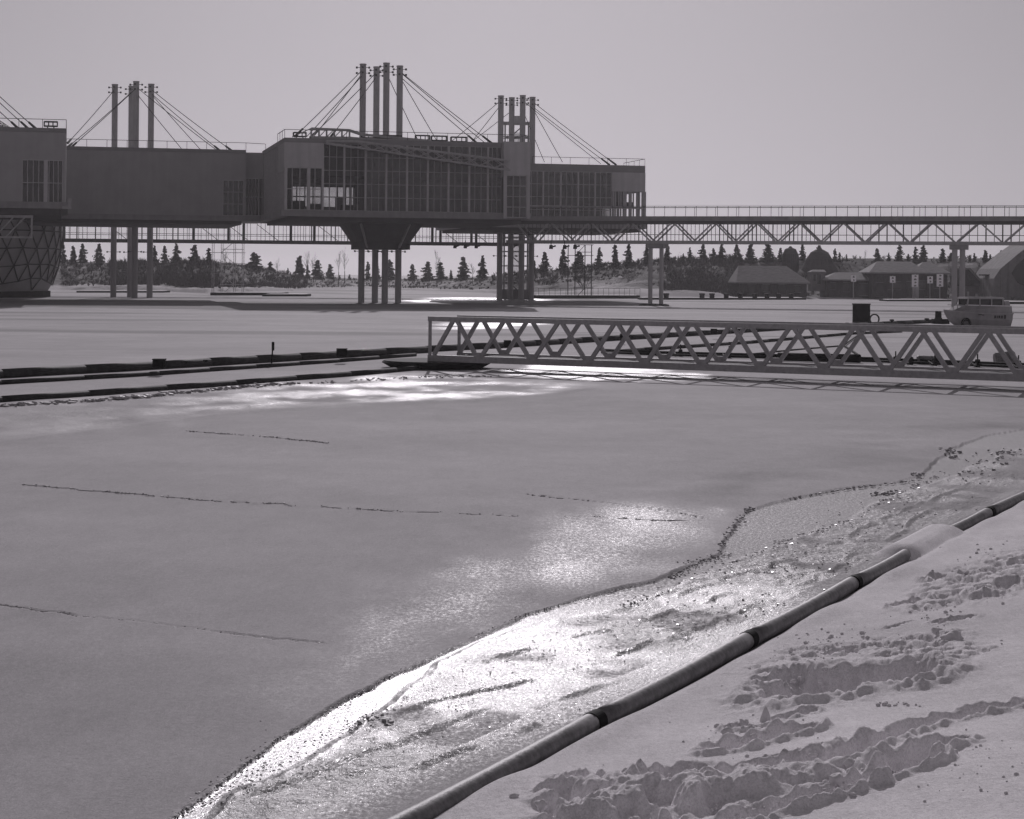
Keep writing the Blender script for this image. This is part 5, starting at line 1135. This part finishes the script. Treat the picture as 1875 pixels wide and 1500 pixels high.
#==NEAR
# ------------------------------------------------------------------ big pipe in the foreground
pr_ = .092
def pipeseg(p0, p1, z0, z1, label, couple=True):
    a_ = G(*p0, z0); b_ = G(*p1, z1); d = (b_ - a_).normalized(); L = (b_ - a_).length; n = 28; rr_ = random.Random(int(p0[0]))
    o = empty('steel_pipe', tuple((a_ + b_) / 2 * 1.0), label, 'pipe', 'pipe sections along the snow bank'); o.location.z = 0
    mb = MB(); k = max(2, int(L / .5)); pts = []
    for i in range(k + 1):
        t = i / k; q = a_.lerp(b_, t); q += Vector((0, 0, 1)) * (-.02 * math.sin(math.pi * t)); pts.append(q)
    x = d.cross(Vector((0, 0, 1))).normalized(); y = x.cross(d).normalized(); vs = []; fs = []
    for r_ in (pr_, pr_ - .012):
        for q in pts: vs += [q + x * math.cos(2 * math.pi * i / n) * r_ + y * math.sin(2 * math.pi * i / n) * r_ for i in range(n)]
    K = len(pts)
    for j in range(K - 1):
        for i in range(n):
            fs.append((j * n + i, (j + 1) * n + i, (j + 1) * n + (i + 1) % n, j * n + (i + 1) % n)); o2 = K * n; fs.append((o2 + j * n + i, o2 + j * n + (i + 1) % n, o2 + (j + 1) * n + (i + 1) % n, o2 + (j + 1) * n + i))
    for j in (0, K - 1):
        for i in range(n): f_ = (j * n + i, j * n + (i + 1) % n, K * n + j * n + (i + 1) % n, K * n + j * n + i); fs.append(f_ if j == 0 else f_[::-1])
    mb.add(vs, fs); mb.build('barrel', M['pipe'], o, smooth=True)
    if couple:
        mb = MB(); mb.tube(a_ - d * .14, a_ + d * .03, pr_ * 1.07, n=28); mb.build('coupling', M['black'], o)
pipeseg((540, 1612), (1086, 1323), .10, .10, 'nearest section of grey steel pipe, cut by the bottom edge', False)
pipeseg((1092, 1320), (1366, 1174), .10, .10, 'second section of steel pipe up from the bottom edge, left of the trampled pit')
pipeseg((1373, 1170), (1560, 1069), .10, .10, 'third section of steel pipe up from the bottom edge, clear of snow')
pipeseg((1566, 1066), (1660, 1016), .10, .04, 'short section of steel pipe running in under a snow drift')
pipeseg((1722, 982), (1808, 940), .05, .10, 'section of steel pipe coming out of the snow drift', False)
pipeseg((1813, 937.5), (2120, 795), .10, .10, 'farthest section of steel pipe, cut by the right edge')
# ------------------------------------------------------------------ snow chunks and rubble
def lump(mb, c, r, rnd, sq=.8, sub=2):
    bm = bmesh.new(); bmesh.ops.create_icosphere(bm, subdivisions=sub, radius=1); o = Vector((rnd.uniform(0, 99),) * 3)
    sx = [rnd.uniform(.75, 1.25) for _ in range(3)]
    vs = []
    for v in bm.verts:
        k = 1 + .45 * mnoise.noise(v.co * 1.3 + o) + .25 * mnoise.noise(v.co * 3.1 + o); vs.append((c[0] + v.co.x * r * k * sx[0], c[1] + v.co.y * r * k * sx[1], c[2] + v.co.z * r * k * sq))
    mb.add(vs, [tuple(v.index for v in f_.verts) for f_ in bm.faces]); bm.free()
rnd = random.Random(5)
for px, py, rpx, lb in ((1745, 1172, 15, 'biggest snow chunk beside the trampled pit'), (1717, 1158, 9, 'smaller snow chunk left of the biggest one by the pit'), (1728, 1180, 8, 'small snow chunk just below the biggest one by the pit'), (1853, 1036, 12, 'large snow chunk near the right edge, upper slope'), (1532, 1436, 16, 'rounded snow boulder between the lower two trenches'), (1557, 1405, 13, 'snow boulder above the rounded one, beside the churned trail'),
    (992, 1482, 13, 'upright snow chunk at the left end of the trampled trail'), (1114, 1432, 12, 'squarish snow chunk on the trampled trail'), (1332, 1340, 9, 'low snow chunk by the short double trench'), (1744, 1386, 9, 'snow ball at the right tip of the lowest trench'), (1362, 1322, 10, 'flat snow chunk beside the pointed snow cone'), (1490, 1420, 12, 'ragged snow chunk between churned trail and boulder')):
    c = GB(px, py); r = rpx / (FPX / c.y); mb = MB(); lump(mb, (c.x, c.y, bank_z(c.x, c.y) + r * .5), r, rnd, sub=3); solo(mb, 'snow_chunk', M['snowlump'], lb, 'snow chunk', 'snow chunks on the bank', smooth=True)
c = GB(1402, 1316); mb = MB(); zb = bank_z(c.x, c.y)
mb.lathe([(.055, zb - .05), (.05, zb + .02), (.03, zb + .08), (.012, zb + .125), (.003, zb + .135)], (c.x, c.y, 0), 8); solo(mb, 'snow_cone', M['snowlump'], 'small pointed cone of snow standing beside a trench', 'snow chunk', smooth=True)
mb = MB()
fields = [((1360, 1150), (1790, 1215), 220, .008, .032), ((1400, 1200), (1560, 1260), 40, .008, .03), ((1640, 1100), (1780, 1160), 50, .008, .03), ((1690, 1000), (1920, 1100), 130, .008, .035), ((1240, 1300), (1500, 1380), 40, .008, .03), ((980, 1400), (1500, 1500), 110, .008, .035), ((1420, 1380), (1640, 1460), 70, .008, .035), ((1280, 1150), (1500, 1260), 60, .006, .02), ((1600, 1280), (1700, 1290), 18, .01, .03), ((1640, 1350), (1900, 1480), 40, .006, .02)]
for (x0, y0), (x1, y1), n, r0, r1 in fields:
    for i in range(n):
        c = GB(rnd.gauss((x0 + x1) / 2, (x1 - x0) / 4.2), rnd.gauss((y0 + y1) / 2, (y1 - y0) / 4.2)); r = r0 + (r1 - r0) * rnd.random() ** 3
        if 13 < c.y < 45 and float(bank_base(np.array([c.x]), np.array([c.y]))[1][0]) > .2: lump(mb, (c.x, c.y, bank_z(c.x, c.y) + r * .35), r, rnd, sub=1)
o = mb.build('snow_crumbs', M['snowlump'], None, True); tag(o, 'loose crumbs of snow scattered round the trampled trails', 'snow crumbs', None, 'stuff')
def slab(mb, c, r, rnd, th=.04):
    th = min(th, r * .8)
    n = rnd.randint(4, 6); a0_ = rnd.uniform(0, 6); tx, ty = rnd.uniform(-.3, .3), rnd.uniform(-.35, .15); pts = []
    for i in range(n):
        t = a0_ + 2 * math.pi * i / n; q = r * rnd.uniform(.6, 1.1); x, y = math.cos(t) * q, math.sin(t) * q; pts.append(Vector((c[0] + x, c[1] + y, c[2] + x * tx + y * ty)))
    mb.prism(pts, (0, 0, th))
mb = MB()
def line_rubble(pts, n, r0, r1, spread, z=.02, th=.03):
    for i in range(n):
        k = rnd.randrange(len(pts) - 1); t = rnd.random(); x = pts[k][0] * (1 - t) + pts[k + 1][0] * t + rnd.gauss(0, spread); y = pts[k][1] * (1 - t) + pts[k + 1][1] * t + rnd.gauss(0, spread); slab(mb, (x, y, z), rnd.uniform(r0, r1), rnd, th)
line_rubble(gp([(-60, 748), (60, 742), (180, 734), (300, 724), (420, 712), (540, 703)]), 300, .03, .15, .22, .02, .04)
line_rubble(gp([(560, 704), (760, 692), (900, 690)]), 70, .03, .1, .35)
line_rubble(gp([(1222, 1060), (1250, 1044), (1275, 1032), (1320, 1016)]), 260, .006, .022, .08, .012); line_rubble(gp([(1318, 1014), (1335, 980), (1366, 937), (1380, 932)]), 60, .01, .04, .04)
line_rubble(gp([(1735, 822), (1742, 832), (1735, 842)]), 26, .02, .07, .12); line_rubble(gp([(1680, 868), (1684, 880)]), 12, .02, .05, .06); line_rubble(gp([(1420, 920), (1560, 897), (1680, 882)]), 60, .012, .035, .03)
line_rubble(gp([(318, 1500), (400, 1440), (500, 1362)]), 260, .004, .013, .03); line_rubble(gp([(500, 1362), (720, 1238), (960, 1128), (1200, 1066)]), 400, .004, .012, .015)
line_rubble(gp([(390, 1480), (470, 1420), (640, 1340), (700, 1310)]), 170, .004, .014, .08); line_rubble(gp([(660, 1330), (690, 1318), (700, 1335)]), 14, .01, .03, .06)
line_rubble(gp([(1760, 880), (1840, 840), (1845, 825)]), 50, .015, .05, .2); line_rubble(gp([(1600, 908), (1645, 902)]), 16, .02, .05, .06)
for i, l in enumerate(FINE):
    for a, b in zip(l[:-1], l[1:]):
        if rnd.random() < .82:
            n = 5; pr = None
            for j in range(n + 1):
                t = j / n; q = Vector((a[0] + (b[0] - a[0]) * t, a[1] + (b[1] - a[1]) * t + (rnd.gauss(0, .03) if 0 < j < n else 0), .006))
                if pr: mb.tube(pr, q, .002 + .00015 * a[1], n=4)
                pr = q
    L = sum(math.dist(a, b) for a, b in zip(l[:-1], l[1:])); cum = 0
    for a, b in zip(l[:-1], l[1:]):
        n = int(math.dist(a, b) * 16 * rnd.choice((0, .3, .7, 1.2)))
        for _ in range(n):
            t = rnd.random(); slab(mb, (a[0] + (b[0] - a[0]) * t + rnd.gauss(0, .02), a[1] + (b[1] - a[1]) * t + rnd.gauss(0, .03), .012), rnd.uniform(.005, .011) + .00028 * a[1], rnd, .006 + .0002 * a[1])
mg = MB()  # clear ice bits added for their glints over the rough strip
def scatter(l, n, r0, r1, sx):
    w_ = gp(l)
    for _ in range(n):
        k = rnd.randrange(len(w_) - 1); t = rnd.random(); x = w_[k][0] * (1 - t) + w_[k + 1][0] * t + rnd.gauss(0, sx); y = w_[k][1] * (1 - t) + w_[k + 1][1] * t + rnd.gauss(0, sx)
        slab(mg, (x, y, .006 + rnd.random() * .012), rnd.uniform(r0, r1) * y / 30, rnd, .014)
scatter([(1130, 1112), (1230, 1080), (1340, 1032), (1450, 990), (1560, 955), (1650, 905), (1720, 872)], 200, .010, .030, .06)
scatter([(1290, 1120), (1400, 1060), (1520, 1010), (1640, 940), (1760, 880), (1840, 835)], 170, .008, .024, .45)
scatter([(1180, 1180), (1330, 1120), (1450, 1060), (1560, 1000), (1700, 930)], 190, .008, .024, .40)
scatter([(640, 1345), (800, 1290), (950, 1220), (1150, 1170), (1300, 1120)], 380, .006, .018, .40)
scatter([(480, 1440), (620, 1400), (800, 1350), (980, 1290)], 300, .005, .014, .35)
o = mg.build('added_glint_bits', M['glint'], None); tag(o, 'small bits of clear ice added for glints over the rough shore ice', 'ice bits', None, 'stuff')
o = mb.build('ice_rubble', M['brokenice'], None); tag(o, 'broken plates of ice heaped along the cracks and booms', 'ice rubble', None, 'stuff')
print('OBJECTS', len(bpy.data.objects))

# ------------------------------------------------------------------ haze
hm_ = bpy.data.materials.new('thin_haze'); hm_.use_nodes = True; ht = hm_.node_tree; ht.nodes.remove(ht.nodes['Principled BSDF'])
pv = ht.nodes.new('ShaderNodeVolumePrincipled'); pv.inputs['Color'].default_value = (.92, .90, .92, 1); pv.inputs['Density'].default_value = HAZE; pv.inputs['Anisotropy'].default_value = .55
ht.links.new(pv.outputs[0], ht.nodes['Material Output'].inputs['Volume'])
hz = MB(); hz.box(-9000, 11000, -60, 6500, -3.0, 45); hz = hz.build('haze', hm_); hz['kind'] = 'stuff'; hz['label'] = 'thin winter haze over the harbour'; hz['category'] = 'haze'

for o in bpy.data.objects:
    if o.parent is None and 'label' in o and len(o['label'].split()) > 16: print('LONG', o['label'])
